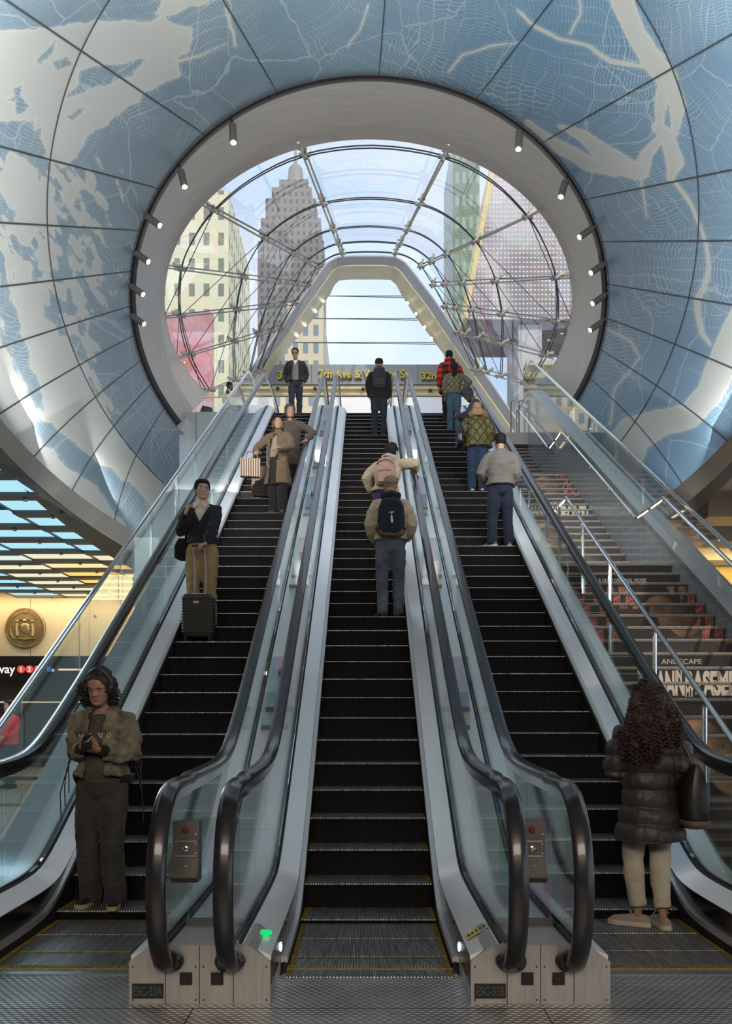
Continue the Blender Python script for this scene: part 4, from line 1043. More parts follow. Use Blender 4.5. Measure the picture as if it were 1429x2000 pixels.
# ------------------------------------------------------------------ glass canopy over the oculus, portal frame, street sign
RAYS = [((455, 830), (470, 800)), ((395, 768), (512, 722)), ((345, 700), (548, 640)), ((320, 620), (575, 592)), ((318, 520), (600, 556)), ((345, 452), (609, 540)), ((388, 393), (620, 520)), ((470, 325), (642, 503)), ((583, 272), (668, 494)),
        ((730, 253), (720, 491)), ((882, 276), (772, 494)), ((985, 330), (800, 503)), ((1062, 408), (822, 520)), ((1098, 470), (834, 538)), ((1120, 540), (845, 556)), ((1118, 632), (868, 598)), ((1088, 700), (892, 648)), ((1040, 752), (925, 720)), ((975, 800), (960, 800))]
MAIN = [1, 2, 3, 4, 6, 8, 10, 12, 14, 15, 16, 17]
HOOP = [(0, .0), (.13, .12), (.557, .42), (.79, .66), (.916, .85), (1.0, 1.0)]
def can_pt(k, w_, d):
    k0 = int(min(max(math.floor(k), 0), len(RAYS) - 2)); u = k - k0
    def cr(sel):
        P = [Vector(RAYS[min(max(k0 + o, 0), len(RAYS) - 1)][sel]) for o in (-1, 0, 1, 2)]
        return .5 * (2 * P[1] + (P[2] - P[0]) * u + (2 * P[0] - 5 * P[1] + 4 * P[2] - P[3]) * u * u + (P[3] - P[0] - 3 * P[2] + 3 * P[1]) * u ** 3)
    m_ = mouth_d(cr(0).y) + .1; q = cr(0).lerp(cr(1), w_); return at(q.x, q.y, m_ + (31.2 - m_) * d)
cx_axis = at(718, 610, 27)
def outw(p):
    v = Vector((p.x - cx_axis.x, 0, p.z - (9.5 + (p.y - 18) * .1))); v.normalize(); return v
M_tube = mat('canopy_steel', (.23, .21, .19), .32, .85); M_cable = mat('canopy_cable', (.06, .06, .062), .35, .7); M_node = mat('node_casting', (.30, .27, .23), .35, .85)
M_cglass = glass_mat('canopy_glass', (.90, .945, .965), film=.12, rfac=.16)
can = thing('glass_canopy', 'vaulted cable net glass canopy seen through the oculus', 'canopy', (0, 27, ZT)); lo = Vector((0, -27, -ZT))
NK = (len(RAYS) - 1) * 4
b = MB(); b.loft([[can_pt(i / 4, w_, d) + outw(can_pt(i / 4, w_, d)) * .30 for i in range(NK + 1)] for w_, d in HOOP], False, False); b.build('glazing', M_cglass, can, loc=lo)
for w_, d in HOOP[1:]:
    pts = [can_pt(i / 4, w_, d) for i in range(4, NK - 3)]
    for off in (0, .24): MB().tube([p + outw(p) * off * .4 + Vector((0, off, 0)) for p in pts], .016, 6).build('hoop_cable', M_cable, can, loc=lo)
for k in MAIN:
    big = k in (6, 8, 10, 12)
    pts = [can_pt(k, w_, d) for w_, d in HOOP]
    for off in (-.07, .09): MB().tube([p + outw(p) * off + Vector((off * .5, 0, 0)) for p in pts], .026 if big else .018, 8).build('purlin_rod', M_tube, can, loc=lo)
    for (w_, d), p in zip(HOOP[1:], pts[1:]):
        b = MB(); o = outw(p); ax = (pts[-1] - pts[0]).normalized(); s = Vector((ax.y, -ax.x, 0)).normalized()
        b.bar(p - o * .12, p + o * .26, .07, .07, (0, 1, 0)); b.tube([p - s * .13 - o * .02, p + s * .13 - o * .02], .045, 8); b.tube([p - s * .10 + o * .12, p + s * .10 + o * .12], .03, 8)
        b.build('node_clamp', M_node, can, loc=lo)
# thin diagonal stays on the flanks
for a, c in ((1, 3), (2, 4), (3, 6), (17, 15), (16, 14), (15, 12)):
    for i in range(len(HOOP) - 1):
        p, q = can_pt(a, *HOOP[i]), can_pt(c, *HOOP[i + 1]); MB().tube([p, q], .010, 5).build('diagonal_stay', M_cable, can, loc=lo)
# portal frame
OUT = [(300, 1000), (410, 856), (517, 712), (600, 596), (641, 538), (650, 526), (664, 518), (690, 516), (745, 516), (768, 518), (780, 525), (790, 537), (835, 596), (905, 700), (1010, 850), (1115, 1000)]
INN = [(345, 1000), (440, 856), (540, 709), (612, 622), (645, 574), (653, 557), (662, 548), (690, 546), (740, 546), (763, 547), (773, 556), (782, 573), (812, 620), (872, 700), (972, 850), (1070, 1000)]
M_fcream = mat('portal_cream', (.66, .60, .42), .45, .15, noise=.06, nscale=1); M_fgrey = mat('portal_grey', (.36, .35, .35), .45, .3)
t = thing('portal_frame', 'cream lined trapezoid portal frame at the street end of the canopy', 'portal', (0, 32, ZT)); lo = Vector((0, -32, -ZT))
def rs_(pl, n=6):
    out = []
    for a, c in zip(pl, pl[1:]): out += [(a[0] + (c[0] - a[0]) * i / n, a[1] + (c[1] - a[1]) * i / n) for i in range(n)]
    return out + [pl[-1]]
o_, i_ = rs_(OUT), rs_(INN)
b = MB(); b.loft([[at(*p, 31.5) for p in o_], [at(p[0] * .9 + q[0] * .1, p[1] * .9 + q[1] * .1, 31.5) for p, q in zip(o_, i_)], [at(*q, 33.4) for q in i_], [at(*q, 33.6) + Vector((0, 0, 0)) for q in i_]], False, False)
b.build('lining', M_fcream, t, loc=lo)
def outset(pl, w_):
    res = []
    for k, p in enumerate(pl):
        a, c = pl[max(k - 1, 0)], pl[min(k + 1, len(pl) - 1)]; tx, ty = c[0] - a[0], c[1] - a[1]; l = math.hypot(tx, ty) or 1
        res.append((p[0] + ty / l * w_, p[1] - tx / l * w_))
    return res
e_ = outset(o_, 15)
b = MB(); b.loft([[at(*p, 31.48) for p in o_], [at(*p, 31.3) for p in e_], [at(*p, 31.9) for p in outset(o_, 18)], [at(*p, 33.6) for p in outset(o_, 6)]], False, False)
b.build('flange', M_fgrey, t, loc=lo)
b = MB()
for px, py in ((631, 588), (616, 608), (596, 635), (580, 655), (796, 592), (812, 613), (829, 639), (842, 661)):
    MB().ball(at(px, py, 32.7), .055, 10, 7).build('frame_lamp', emit_mat('frame_lamp_glow', (1, .85, .55), 4), t, loc=lo)
for y, xa, xb in ((578, 640, 790), (622, 612, 815), (669, 572, 852)):
    for dy in (0, 2.2): MB().tube([at(xa, y, 33.5), at(xb, y + dy * 1.5, 33.5)], .014, 5).build('tie_rod', M_cable, t, loc=lo)
# sign header across the street opening
t = thing('street_sign', 'grey street name band with yellow letters across the portal', 'sign', (0, 34.2, 12.6)); lo = Vector((0, -34.2, -12.6))
p0, p1 = at(488, 752, 34.2), at(915, 714, 34.2)
MB().box((p0.x, 34.1, p0.z), (p1.x, 34.5, p1.z)).build('board', mat('sign_band_grey', (.36, .37, .39), .4, .4), t, loc=lo)
b = MB()
for px in (520, 608, 668, 735, 815, 870):
    q = at(px, 733, 34.1); b.box((q.x, 34.09, p0.z), (q.x + .012, 34.11, p1.z))
b.build('panel_joint', M_joint, t, loc=lo)
M_yl = mat('letter_yellow', (.68, .56, .10), .45, .1); M_yd = mat('letter_return_dark', (.10, .085, .03), .6)
for tx, xa, xb, ya, yb in (('34th', 541, 585, 740, 724), ('7th Ave & W 33rd St', 622, 797, 739, 722), ('32nd', 822, 862, 741, 727), ('or', 527, 549, 740, 727)):
    if tx == 'or': continue
    q0, q1 = at(xa, ya, 34.0), at(xb, yb, 34.0)
    mb = fit(text_mesh(tx, .5, .05, 1, .012), q0.x, q1.x, q0.z, q1.z)
    mb.v = [(p[0], p[1] + 34.02, p[2]) for p in mb.v]; lt = mb.build('lettering', [M_yl], t, smooth=False, loc=lo)
    mb.v = [(p[0] + .035, p[1] + .03, p[2] - .045) for p in mb.v]; mb.build('return', M_yd, lt, smooth=False)  # offset copy behind each word: the dark extruded side of the letters
b = MB(); q = at(480, 752, 34.3); r = at(925, 774, 34.3)
b.box((q.x, 34.25, q.z - .10), (r.x, 34.4, q.z)); b.box((q.x, 34.1, q.z - .22), (r.x, 34.4, q.z - .13)); b.box((q.x, 34.3, r.z), (r.x, 34.4, q.z - .2)); b.box((q.x, 34.15, r.z), (r.x, 34.36, r.z + .08))
struct('trim_cornice', b, mat('cornice_cream', (.78, .66, .42), .5))
for i, (px, py) in enumerate(((542, 759), (615, 759), (709, 760), (840, 763))):
    p = at(px, py, 34.05); tt = thing('cornice_lamp', 'round lamp under the sign band, %s counted from the seal wall side' % ('first', 'second', 'third', 'last')[i], 'lamp', p, 0, 'lamps under the street sign')
    MB().ball((0, 0, 0), .075, 12, 8).build('shade', mat('lamp_dark', (.06, .05, .03), .4), tt); MB().tube([(0, 0, 0), (0, .18, .03)], .02, 6).build('bracket', MATS['lamp_dark'], tt)

# ------------------------------------------------------------------ the city outside
def facade_mat(name, wall, glass, nx, nz, fx=.5, fz=.55, rough=.6):
    m, nt, out = new_mat(name); g = NG(nt)
    b = g.n('ShaderNodeBsdfPrincipled'); b.inputs['Roughness'].default_value = rough
    sp = g.n('ShaderNodeSeparateXYZ', ins={0: g.n('ShaderNodeTexCoord').outputs['Object']})
    u = g.math('ADD', sp.outputs[0], g.math('MULTIPLY', sp.outputs[1], .93))
    wn = g.math('MULTIPLY', g.math('LESS_THAN', g.math('FRACT', g.math('MULTIPLY', u, nx)), fx), g.math('LESS_THAN', g.math('FRACT', g.math('MULTIPLY', sp.outputs[2], nz)), fz))
    g.link(g.mix(wn, wall, glass), b.inputs['Base Color']); g.link(b.outputs[0], out.inputs[0]); return m
def tower(name, label, mats, boxes, origin):
    t = thing(name, label, 'building', origin)
    for i, (n, lo_, hi_, m) in enumerate(boxes):
        MB().box(lo_, hi_).build(n, mats[m], t, smooth=False)
    return t
s4 = 400 / F
def B(px0, px1, py_top, d, depth=None):
    return (px0 - CX) * d / F, (px1 - CX) * d / F, EYE + (CY - py_top) * d / F
M_tw = facade_mat('tower_stone', (.24, .215, .185), (.10, .105, .11), .36, .27, .45, .55); M_twl = mat('tower_crown', (.30, .28, .25), .5, .3)
bx = []
for (a, c, yt) in ((503, 632, 470), (509, 626, 425), (518, 617, 385), (530, 608, 362), (544, 601, 345)):
    x0, x1, z = B(a, c, yt, 400); bx.append(('block', (x0, -(x1 - x0) * .0, -z), (x1, 22, 0) if False else (x1, 24, 0), 0)); bx[-1] = ('block', (x0, (a - 500) * .05, 0), (x1, 26 - (a - 500) * .05, z), 0)
t = tower('stepped_tower', 'tall stepped stone skyscraper with spire beyond the canopy glass', [M_tw], bx, (0, 400, 0))
x0, x1, z0 = B(552, 594, 346, 400); xm = (x0 + x1) / 2; zz = lambda y: EYE + (CY - y) * 400 / F
MB().lathe([(5, zz(346)), (5, zz(330)), (3.8, zz(322)), (3.4, zz(300)), (2, zz(292)), (.9, zz(288)), (.5, zz(255)), (.1, zz(235))], 12, Matrix.Translation((xm, 12, 0))).build('spire', M_twl, t)
x0, x1, z = B(556, 631, 592, 90)
tower('office_building', 'tan brick building with window columns left of the portal sky', [facade_mat('tan_brick', (.62, .55, .42), (.20, .27, .33), .95, .55, .5, .62)], [('block', (x0, 0, 0), (x1, 20, z), 0)], (0, 90, 0))
x0, x1, z = B(520, 632, 768, 60)
tower('street_building', 'low pale building with windows under the street sign band', [facade_mat('pale_brick', (.70, .58, .40), (.24, .30, .36), 1.3, .85, .5, .6)], [('block', (x0, 0, 0), (x1, 8, z), 0)], (0, 60, 0))
x0, x1, z = B(636, 930, 757, 62)
tower('white_shopfront', 'blank white storefront wall under the street sign band', [mat('white_wall', (.85, .84, .84), .6)], [('block', (x0, 0, 0), (x1, 6, z), 0)], (0, 62, 0))
x0, x1, z = B(300, 446, 372, 75)
tower('yellow_building', 'sunlit yellow building with dark windows behind the left canopy glass', [facade_mat('yellow_brick', (.86, .80, .55), (.26, .27, .20), .80, .46, .40, .5)], [('block', (x0, 0, 0), (x1, 14, z), 0)], (0, 75, 0))
x0, x1, z = B(312, 415, 610, 58)
t = tower('billboard', 'faded pink and red billboard low behind the left canopy glass', [mat('billboard_pink', (.62, .42, .42), .5, noise=.0, nscale=.35, col2=(.62, .12, .13))], [('panel', (x0, 0, 12), (x1, .6, z), 0)], (0, 58, 0))
MB().box(((x0 + x1) / 2 - .4, .1, 0), ((x0 + x1) / 2 + .4, .5, 12)).build('post', M_dark, t)
x0, x1, z = B(884, 936, 262, 140)
tower('green_glass_tower', 'slender green glass tower beyond the right canopy ridge', [facade_mat('green_glass', (.20, .27, .19), (.34, .44, .34), .9, .28, .5, .5, .2)], [('block', (x0, 0, 0), (x1, 16, z), 0)], (0, 140, 0))
def screen_mat():
    m, nt, out = new_mat('dotted_screen'); g = NG(nt)
    b = g.n('ShaderNodeBsdfPrincipled'); b.inputs['Roughness'].default_value = .5
    tc = g.n('ShaderNodeTexCoord').outputs['Object']; sp = g.n('ShaderNodeSeparateXYZ', ins={0: tc})
    fu = g.math('SUBTRACT', g.math('FRACT', g.math('MULTIPLY', sp.outputs[0], 4.2)), .5); fv = g.math('SUBTRACT', g.math('FRACT', g.math('MULTIPLY', sp.outputs[2], 3.4)), .5)
    d = g.math('ADD', g.math('MULTIPLY', fu, fu), g.math('MULTIPLY', g.math('MULTIPLY', fv, fv), 2.2))
    dot = g.math('LESS_THAN', d, .085)
    big = g.ramp(g.n('ShaderNodeTexNoise', ins={'Vector': tc, 'Scale': .16, 'Detail': 2.0, 'Distortion': .8}).outputs['Fac'], [(.45, (0,) * 3), (.60, (1,) * 3)])
    base = g.mix(big, (.27, .23, .24), (.62, .55, .55))
    g.link(g.mix(dot, base, (.80, .74, .72)), b.inputs['Base Color']); g.link(b.outputs[0], out.inputs[0]); return m
t = thing('screen_facade', 'huge grey dotted screen facade behind the right canopy glass', 'building', (0, 56, 0))
def P56(px, py): q = at(px, py, 56); return (q.x, q.z)
MB().prism([P56(972, 300), P56(1180, 300), P56(1180, 624), P56(912, 624)], 0, 6, 1).build('panel', screen_mat(), t, smooth=False)
MB().prism([P56(962, 300), P56(972, 300), P56(912, 624), P56(904, 624)], -.2, 6, 1).build('edge_strip', mat('strip_gold', (.80, .62, .28), .5), t, smooth=False)
x0, x1, z = B(930, 1100, 640, 57); MB().box((x1 - 3, .5, 0), (x1 - 1.5, 5, z)).build('column', M_fgrey, t)
struct('ground', MB().box((-120, 34, ZT - 1), (120, 420, ZT - .6)), mat('street_asphalt', (.2, .2, .2), .8))
# ------------------------------------------------------------------ people
V3 = Vector
def remeshed(mb, voxel, smooth=4, fac=.5):
    """one continuous skin over the overlapping tubes of mb: returns (verts array, faces)"""
    me = bpy.data.meshes.new('tmp'); me.from_pydata(mb.v, [], mb.f)
    bm = bmesh.new(); bm.from_mesh(me); bmesh.ops.recalc_face_normals(bm, faces=bm.faces[:]); bm.to_mesh(me); bm.free()
    ob = bpy.data.objects.new('tmp', me); COL.objects.link(ob)
    r = ob.modifiers.new('r', 'REMESH'); r.mode = 'VOXEL'; r.voxel_size = voxel; r.adaptivity = 0
    if smooth: s = ob.modifiers.new('s', 'SMOOTH'); s.iterations = smooth; s.factor = fac
    dg = bpy.context.evaluated_depsgraph_get(); dg.update()
    m2 = bpy.data.meshes.new_from_object(ob.evaluated_get(dg))
    n = len(m2.vertices); co = np.zeros(n * 3, np.float32); m2.vertices.foreach_get('co', co)
    no = np.zeros(n * 3, np.float32); m2.vertex_normals.foreach_get('vector', no)
    fs = [tuple(p.vertices) for p in m2.polygons]
    bpy.data.objects.remove(ob); bpy.data.meshes.remove(me); bpy.data.meshes.remove(m2)
    return co.reshape(-1, 3), no.reshape(-1, 3), fs
def organic(name, mb, m, parent, voxel, smooth=4, disp=None, cut=None):
    co, no, fs = remeshed(mb, voxel, smooth)
    if disp is not None: co = co + no * disp(co)[:, None]
    if cut is not None:
        cs = [co[list(f)].mean(0) for f in fs]; fs = [f for f, c in zip(fs, cs) if not cut(*map(float, c))]
    r = MB(); r.add([tuple(map(float, p)) for p in co], fs)
    o = r.build(name, m, parent, ang=180)
    if cut is not None: so = o.modifiers.new('thickness', 'SOLIDIFY'); so.thickness = .012; so.offset = -1
    return o
def wrinkle(amp, sc=9.0, seed=0.0, zs=1.6):
    def f(co):
        return np.array([amp * (mnoise.noise(V3((p[0] * sc + seed, p[1] * sc, p[2] * sc * zs))) + .5 * mnoise.noise(V3((p[0] * sc * 2.3, p[1] * sc * 2.3 + seed, p[2] * sc * 3.1)))) for p in co.tolist()])
    return f
def ik(S, T, a, b, pole):
    S, T = V3(S), V3(T); d = T - S; L_ = min(d.length, (a + b) * .998); d.normalize()
    x = (a * a - b * b + L_ * L_) / (2 * L_); hgt = math.sqrt(max(a * a - x * x, 0))
    p = V3(pole); p = p - d * p.dot(d)
    if p.length < 1e-5: p = V3((0, 0, 1))
    p.normalize(); return S + d * x + p * hgt, S + d * L_
def hand(mb, W, d, n, side, s=1.0, curl=.6, thumb=.5, fine=8):
    d = V3(d).normalized(); n = V3(n); n = (n - d * n.dot(d)).normalized(); t = d.cross(n) * side; t.normalize()
    L_ = .092 * s
    rings = []
    for u, w_, th in ((-.12, .026, .019), (.1, .030, .018), (.45, .040, .017), (.8, .043, .014), (1.0, .040, .011)):
        c = V3(W) + d * (L_ * u)
        rings.append([c + t * (w_ * s * math.cos(a)) + n * (th * s * math.sin(a)) for a in [2 * PI * k / 12 for k in range(12)]])
    mb.loft(rings)
    for i, (o, l) in enumerate(((.031, .068), (.0105, .078), (-.010, .073), (-.029, .058))):
        p = V3(W) + d * (L_ * (.93 if i in (1, 2) else .88)) + t * (o * s); q = [p - d * .015 * s, p]; ang = 0; dirv = d
        for sg, w_ in ((.44, .75), (.31, 1.0), (.25, .7)):
            ang += curl * w_ + .05; dirv = d * math.cos(ang) + n * math.sin(ang) + t * (o * 1.2 * (1 - curl)); dirv.normalize(); p = p + dirv * (l * s * sg); q.append(p)
        mb.tube(q, [.0088 * s, .0090 * s, .0084 * s, .0076 * s, .0058 * s], fine)
    p = V3(W) + d * (L_ * .22) + t * (.026 * s); q = [p - t * .012 * s, p]; dv = (t * .75 + d * .6 + n * .25).normalized()
    for k, l in enumerate((.036, .030, .024)):
        p = p + dv * (l * s); q.append(p); dv = (dv + d * .35 + n * (.2 + thumb * .5)).normalized()
    mb.tube(q, [.012 * s, .0125 * s, .0108 * s, .0095 * s, .0070 * s], fine)
HEADT = [(-.50, .095, .300, .13), (-.47, .160, .340, .03), (-.40, .225, .350, -.08), (-.30, .272, .343, -.19), (-.16, .310, .345, -.32), (0, .332, .340, -.41), (.12, .340, .358, -.44), (.25, .335, .340, -.44), (.36, .300, .270, -.39), (.44, .225, .165, -.29), (.485, .115, .04, -.15), (.5, .012, -.05, -.07)]
def head_grid(nz=34, na=40, infl=None):
    zs = np.array([r[0] for r in HEADT]); T = [np.array([r[k] for r in HEADT]) for k in (1, 2, 3)]
    out = []
    for i in range(nz + 1):
        z = -.5 + 1.0 * (.5 - .5 * math.cos(PI * (i + .15) / (nz + .3)))
        w_, f, bk = (float(np.interp(z, zs, t)) for t in T); c = (f + bk) / 2; hy = (f - bk) / 2; row = []
        for j in range(na):
            a = 2 * PI * j / na; ca, sa = math.cos(a), math.sin(a); p = .86 if sa > 0 else .95
            x = w_ * math.copysign(abs(ca) ** p, ca); y = c + hy * math.copysign(abs(sa) ** p, sa); dy = 0; dx = 0
            if sa > 0:
                ax = abs(x); g_ = lambda cx, sx, cz, sz: math.exp(-((ax - cx) / sx) ** 2 - ((z - cz) / sz) ** 2)
                pr = max(0, min(1, (.10 - z) / .22)) if z > -.13 else max(0, 1 - (-.13 - z) / .055)
                dy += .105 * pr * math.exp(-(ax / (.045 + .035 * pr)) ** 2) + .018 * g_(.055, .03, -.15, .03)
                dy += -.052 * g_(.145, .075, .025, .045) + .022 * math.exp(-(ax / .24) ** 2 - ((z - .105) / .035) ** 2) + .018 * g_(.19, .08, -.10, .07)
                dy += .030 * math.exp(-(ax / .115) ** 2) * (math.exp(-((z + .255) / .022) ** 2) + math.exp(-((z + .30) / .024) ** 2)) - .012 * math.exp(-(ax / .10) ** 2 - ((z + .278) / .010) ** 2)
                dy += .030 * g_(0, .10, -.43, .05) - .012 * g_(0, .12, -.355, .025)
            p_ = V3((x, y + dy * sa, z))
            if infl: p_ = infl(p_, a)
            row.append(p_)
        out.append(row)
    return out
def hair_infl(thick, line=((0, .31), (.5, .29), (.95, .12), (1.2, -.06), (1.55, -.02), (1.9, -.22), (PI, -.30)), amp=.02, freq=7, seed=0.0, top=1.0):
    xs = [q[0] for q in line]; ys = [q[1] for q in line]
    def f(p, a):
        fa = abs(((a - PI / 2 + PI) % (2 * PI)) - PI); hz = float(np.interp(fa, xs, ys))
        k = (p.z - hz) / .07; k = max(-.6, min(1, k)); k = k * k * (3 - 2 * k) if k > 0 else k
        o = V3((p.x, p.y + .03, p.z * .8)); o.normalize()
        t = (thick * (1 + (top - 1) * max(0, p.z * 2)) + amp * mnoise.noise(p * freq + V3((seed, 0, 0)))) * k if k > 0 else .05 * k
        return p + o * t
    return f
def eul(yaw=0, pitch=0, roll=0):
    """yaw turns to the figure's left, pitch nods down, roll tips to its right"""
    return Matrix.Rotation(math.radians(yaw), 4, 'Z') @ Matrix.Rotation(math.radians(-pitch), 4, 'X') @ Matrix.Rotation(math.radians(roll), 4, 'Y')
SKINS = {'deep': (.10, .050, .030), 'brown': (.33, .18, .12), 'tan': (.36, .20, .13), 'light': (.46, .28, .20)}
def skin(k): return mat('skin_' + k, SKINS[k], .48, 0, noise=.06, nscale=9, spec=.4)
def cloth(name, c, c2=None, ns=6.0, rough=.88, bump=.25, bs=120, noise=.12): return mat('cloth_' + name, c, rough, 0, noise=noise, nscale=ns, col2=c2, bump=bump, bscale=bs, spec=.2, sheen=.1)
def person(label, loc, yaw, h, sk='tan', group=None, feet=((.085, 0, -8), (-.085, 0, 8)), lean=0.0, twist=0.0, side=0.0, head=(0, 0, 0), hr=None, hl=None, er=(.25, -1, -.2), el=(-.25, -1, -.2),
           palm_r=(-1, 0, 0), palm_l=(1, 0, 0), dir_r=None, dir_l=None, curl_r=.5, curl_l=.5, top=None, top2=None, legs=None, shoes=None, hair=None, sw=.108, vox=.012, face=True, eyes='open', nz=30, na=36, foot_z=(0, 0), bare_ankle=False):
    t = thing('person', label, 'person', loc, math.radians(yaw), group)
    info = {'root': t, 'h': h, 'yaw': yaw, 'loc': V3(loc)}
    up = V3((math.sin(math.radians(side)), math.sin(math.radians(lean)), math.cos(math.radians(lean)))).normalized()
    hipz = .512 * h + .5 * (foot_z[0] + foot_z[1]); fm = (V3((*feet[0][:2], 0)) + V3((*feet[1][:2], 0))) / 2
    pel = V3((fm.x, fm.y - .01 - .12 * math.sin(math.radians(lean)), hipz))
    R = Matrix.Rotation(math.radians(twist), 3, 'Z'); X = R @ V3((1, 0, 0)); Y = R @ V3((0, 1, 0))
    sp = lambda f: pel + up * ((f - .512) * h)                # a point of the spine at body fraction f
    neck = sp(.845); sh = {s: sp(.805) + X * (s * sw * h) for s in (1, -1)}
    ua, fa_ = .165 * h, .150 * h
    tgt = {1: V3(hr) if hr else sh[1] + V3((.07, .04, -(ua + fa_) * .97)), -1: V3(hl) if hl else sh[-1] + V3((-.07, .04, -(ua + fa_) * .97))}
    arm = {}
    for s, pole in ((1, er), (-1, el)): e, w_ = ik(sh[s], tgt[s], ua, fa_, pole); arm[s] = (sh[s], e, w_)
    leg = {}
    for s, (fx, fy, fyaw), fz in ((1, feet[0], foot_z[0]), (-1, feet[1], foot_z[1])):
        hip = pel + V3((s * .052 * h, 0, 0)); ank = V3((fx, fy - .03, fz + .045 * h)); fd = V3((-math.sin(math.radians(fyaw)), math.cos(math.radians(fyaw)), 0))
        k, a_ = ik(hip, ank, .24 * h, .232 * h, V3((fd.x * .2, 1, 0))); leg[s] = (hip, k, a_, fd)
    info.update(arm=arm, leg=leg, neck=neck, pel=pel, up=up, sp=sp, X=X, Y=Y)
    # body: torso, limbs, neck under one skin, then head and hands
    b = MB(); uX = tuple(X)
    b.tube([sp(.50), sp(.53), sp(.60), sp(.72), sp(.79), sp(.83)], [(.07 * h, .05 * h), (.08 * h, .06 * h), (.068 * h, .05 * h), (.08 * h, .058 * h), (.078 * h, .045 * h), (.04 * h, .035 * h)], 14, up=uX)
    HM = Matrix.Translation(sp(.845) + up * .012 * h + Y * .008 * h) @ R.to_4x4() @ eul(*head); hs = .134 * h
    hc = HM @ V3((0, .012 * h, .078 * h)); HM2 = Matrix.Translation(hc) @ HM.to_3x3().to_4x4() @ Matrix.Scale(hs, 4); info['HM'] = HM2
    b.tube([sp(.80), sp(.845), HM2 @ V3((0, -.1, -.2)), HM2 @ V3((0, -.08, .05))], [.038 * h, .031 * h, .031 * h, .03 * h], 12, up=uX)
    for s in (1, -1):
        S, e, w_ = arm[s]; b.tube([S + X * (-s * .03 * h), S, S.lerp(e, .5), e, e.lerp(w_, .35), w_], [.03 * h, .027 * h, .025 * h, .021 * h, .022 * h, .0145 * h], 10)
        hip, k, a_, fd = leg[s]; b.tube([hip, hip.lerp(k, .4), k, k.lerp(a_, .35), a_, a_ - V3((0, 0, .02 * h))], [.045 * h, .042 * h, .030 * h, .031 * h, .018 * h, .02 * h], 10)
    co, no, fs = remeshed(b, max(.011, vox), 3)
    bb = MB(); bb.add([tuple(map(float, p)) for p in co], fs)
    G = head_grid(nz, na); bb.loft([[HM2 @ p for p in row] for row in G], True, True)
    for s in (1, -1): 
        for rad, off in (((.028, .065, .105), (0, 0, 0)), ((.02, .045, .05), (.0, -.005, -.06))):
            e_ = MB().ball((s * (.335 + off[0]), -.045 + off[1], -.01 + off[2]), rad, 10, 8); bb.add([HM2 @ V3(p) for p in e_.v], e_.f)
    for s, dd, pn, cu in ((1, dir_r, palm_r, curl_r), (-1, dir_l, palm_l, curl_l)):
        S, e, w_ = arm[s]; d = V3(dd) if dd else (w_ - e); hand(bb, w_, d, pn, -s if False else s * (1 if True else 1), h / 1.75, cu); info['hand%d' % s] = w_ + d.normalized() * .07
    bo = bb.build('body', skin(sk), t, ang=180)
    if face:
        dk = mat('lash_dark', (.012, .009, .008), .6)
        for s in (1, -1):
            e_ = MB()
            if eyes == 'open': e_.ball((s * .145, .298, .022), (.055, .030, .030), 12, 8); f_ = MB(); f_.v = [tuple(HM2 @ V3(p)) for p in e_.v]; f_.f = e_.f; f_.mi = e_.mi; f_.build('eye', mat('eye_white', (.5, .47, .43), .25), bo); e_ = MB(); e_.ball((s * .145, .322, .022), (.024, .010, .026), 10, 6)
            else: e_.tube([(s * (.145 + q * .062), .330 - .02 * abs(q) - .02 * q * q, .004 - .012 * (1 - q * q)) for q in (-1, -.5, 0, .5, 1)], .010, 6)
            xform(e_, HM2).build('iris' if eyes == 'open' else 'eyelash', dk, bo)
            e_ = MB(); e_.tube([(s * (.145 + q * .085), .352 - .025 * q * q - .01 * q, .105 + .015 * (1 - q * q) - (.01 if q > .8 else 0)) for q in (-1, -.4, .2, .7, 1)], [.010, .015, .015, .011, .006], 6); xform(e_, HM2).build('eyebrow', dk, bo)
        c = SKINS[sk]; e_ = MB()
        for z, y0 in ((-.258, .372), (-.300, .370)): e_.tube([(q * .105, y0 - .035 * q * q, z + .006 * abs(q) * (1 if z > -.28 else 0)) for q in (-1, -.6, -.2, .2, .6, 1)], [.006, .014, .017, .017, .014, .006], 6)
        xform(e_, HM2).build('lips', mat('lips_' + sk, (min(1, c[0] * 1.02 + .03), c[1] * .72 + .01, c[2] * .72 + .01), .4), bo)
    # trousers
    if legs:
        m, th, kn, an = legs['m'], legs.get('thigh', .052), legs.get('knee', .040), legs.get('ankle', .034)
        b = MB(); b.tube([sp(.625), sp(.57), sp(.52), sp(.47), sp(.452)], [(.082 * h * legs.get('hip', 1), .066 * h), (.094 * h * legs.get('hip', 1), .072 * h * legs.get('hip', 1)), (.098 * h * legs.get('hip', 1), .076 * h * legs.get('hip', 1)), (.086 * h, .066 * h), (.06 * h, .045 * h)], 16, up=uX)
        cuff = legs.get('cuff', .0)
        for s in (1, -1):
            hip, k, a_, fd = leg[s]; end = a_ + V3((0, 0, cuff - .025 * h)); b.tube([hip + V3((0, 0, .02)), hip.lerp(k, .5), k, k.lerp(a_, .45), end], [th * h, (th * .92 + kn * .08) * h, kn * h, (kn * .5 + an * .5) * h * 1.02, an * h], 14)
        organic('trousers', b, m, t, vox, 3, wrinkle(legs.get('wr', .007) * 1.3, 10, h * 7, legs.get('zs', 1.2)))
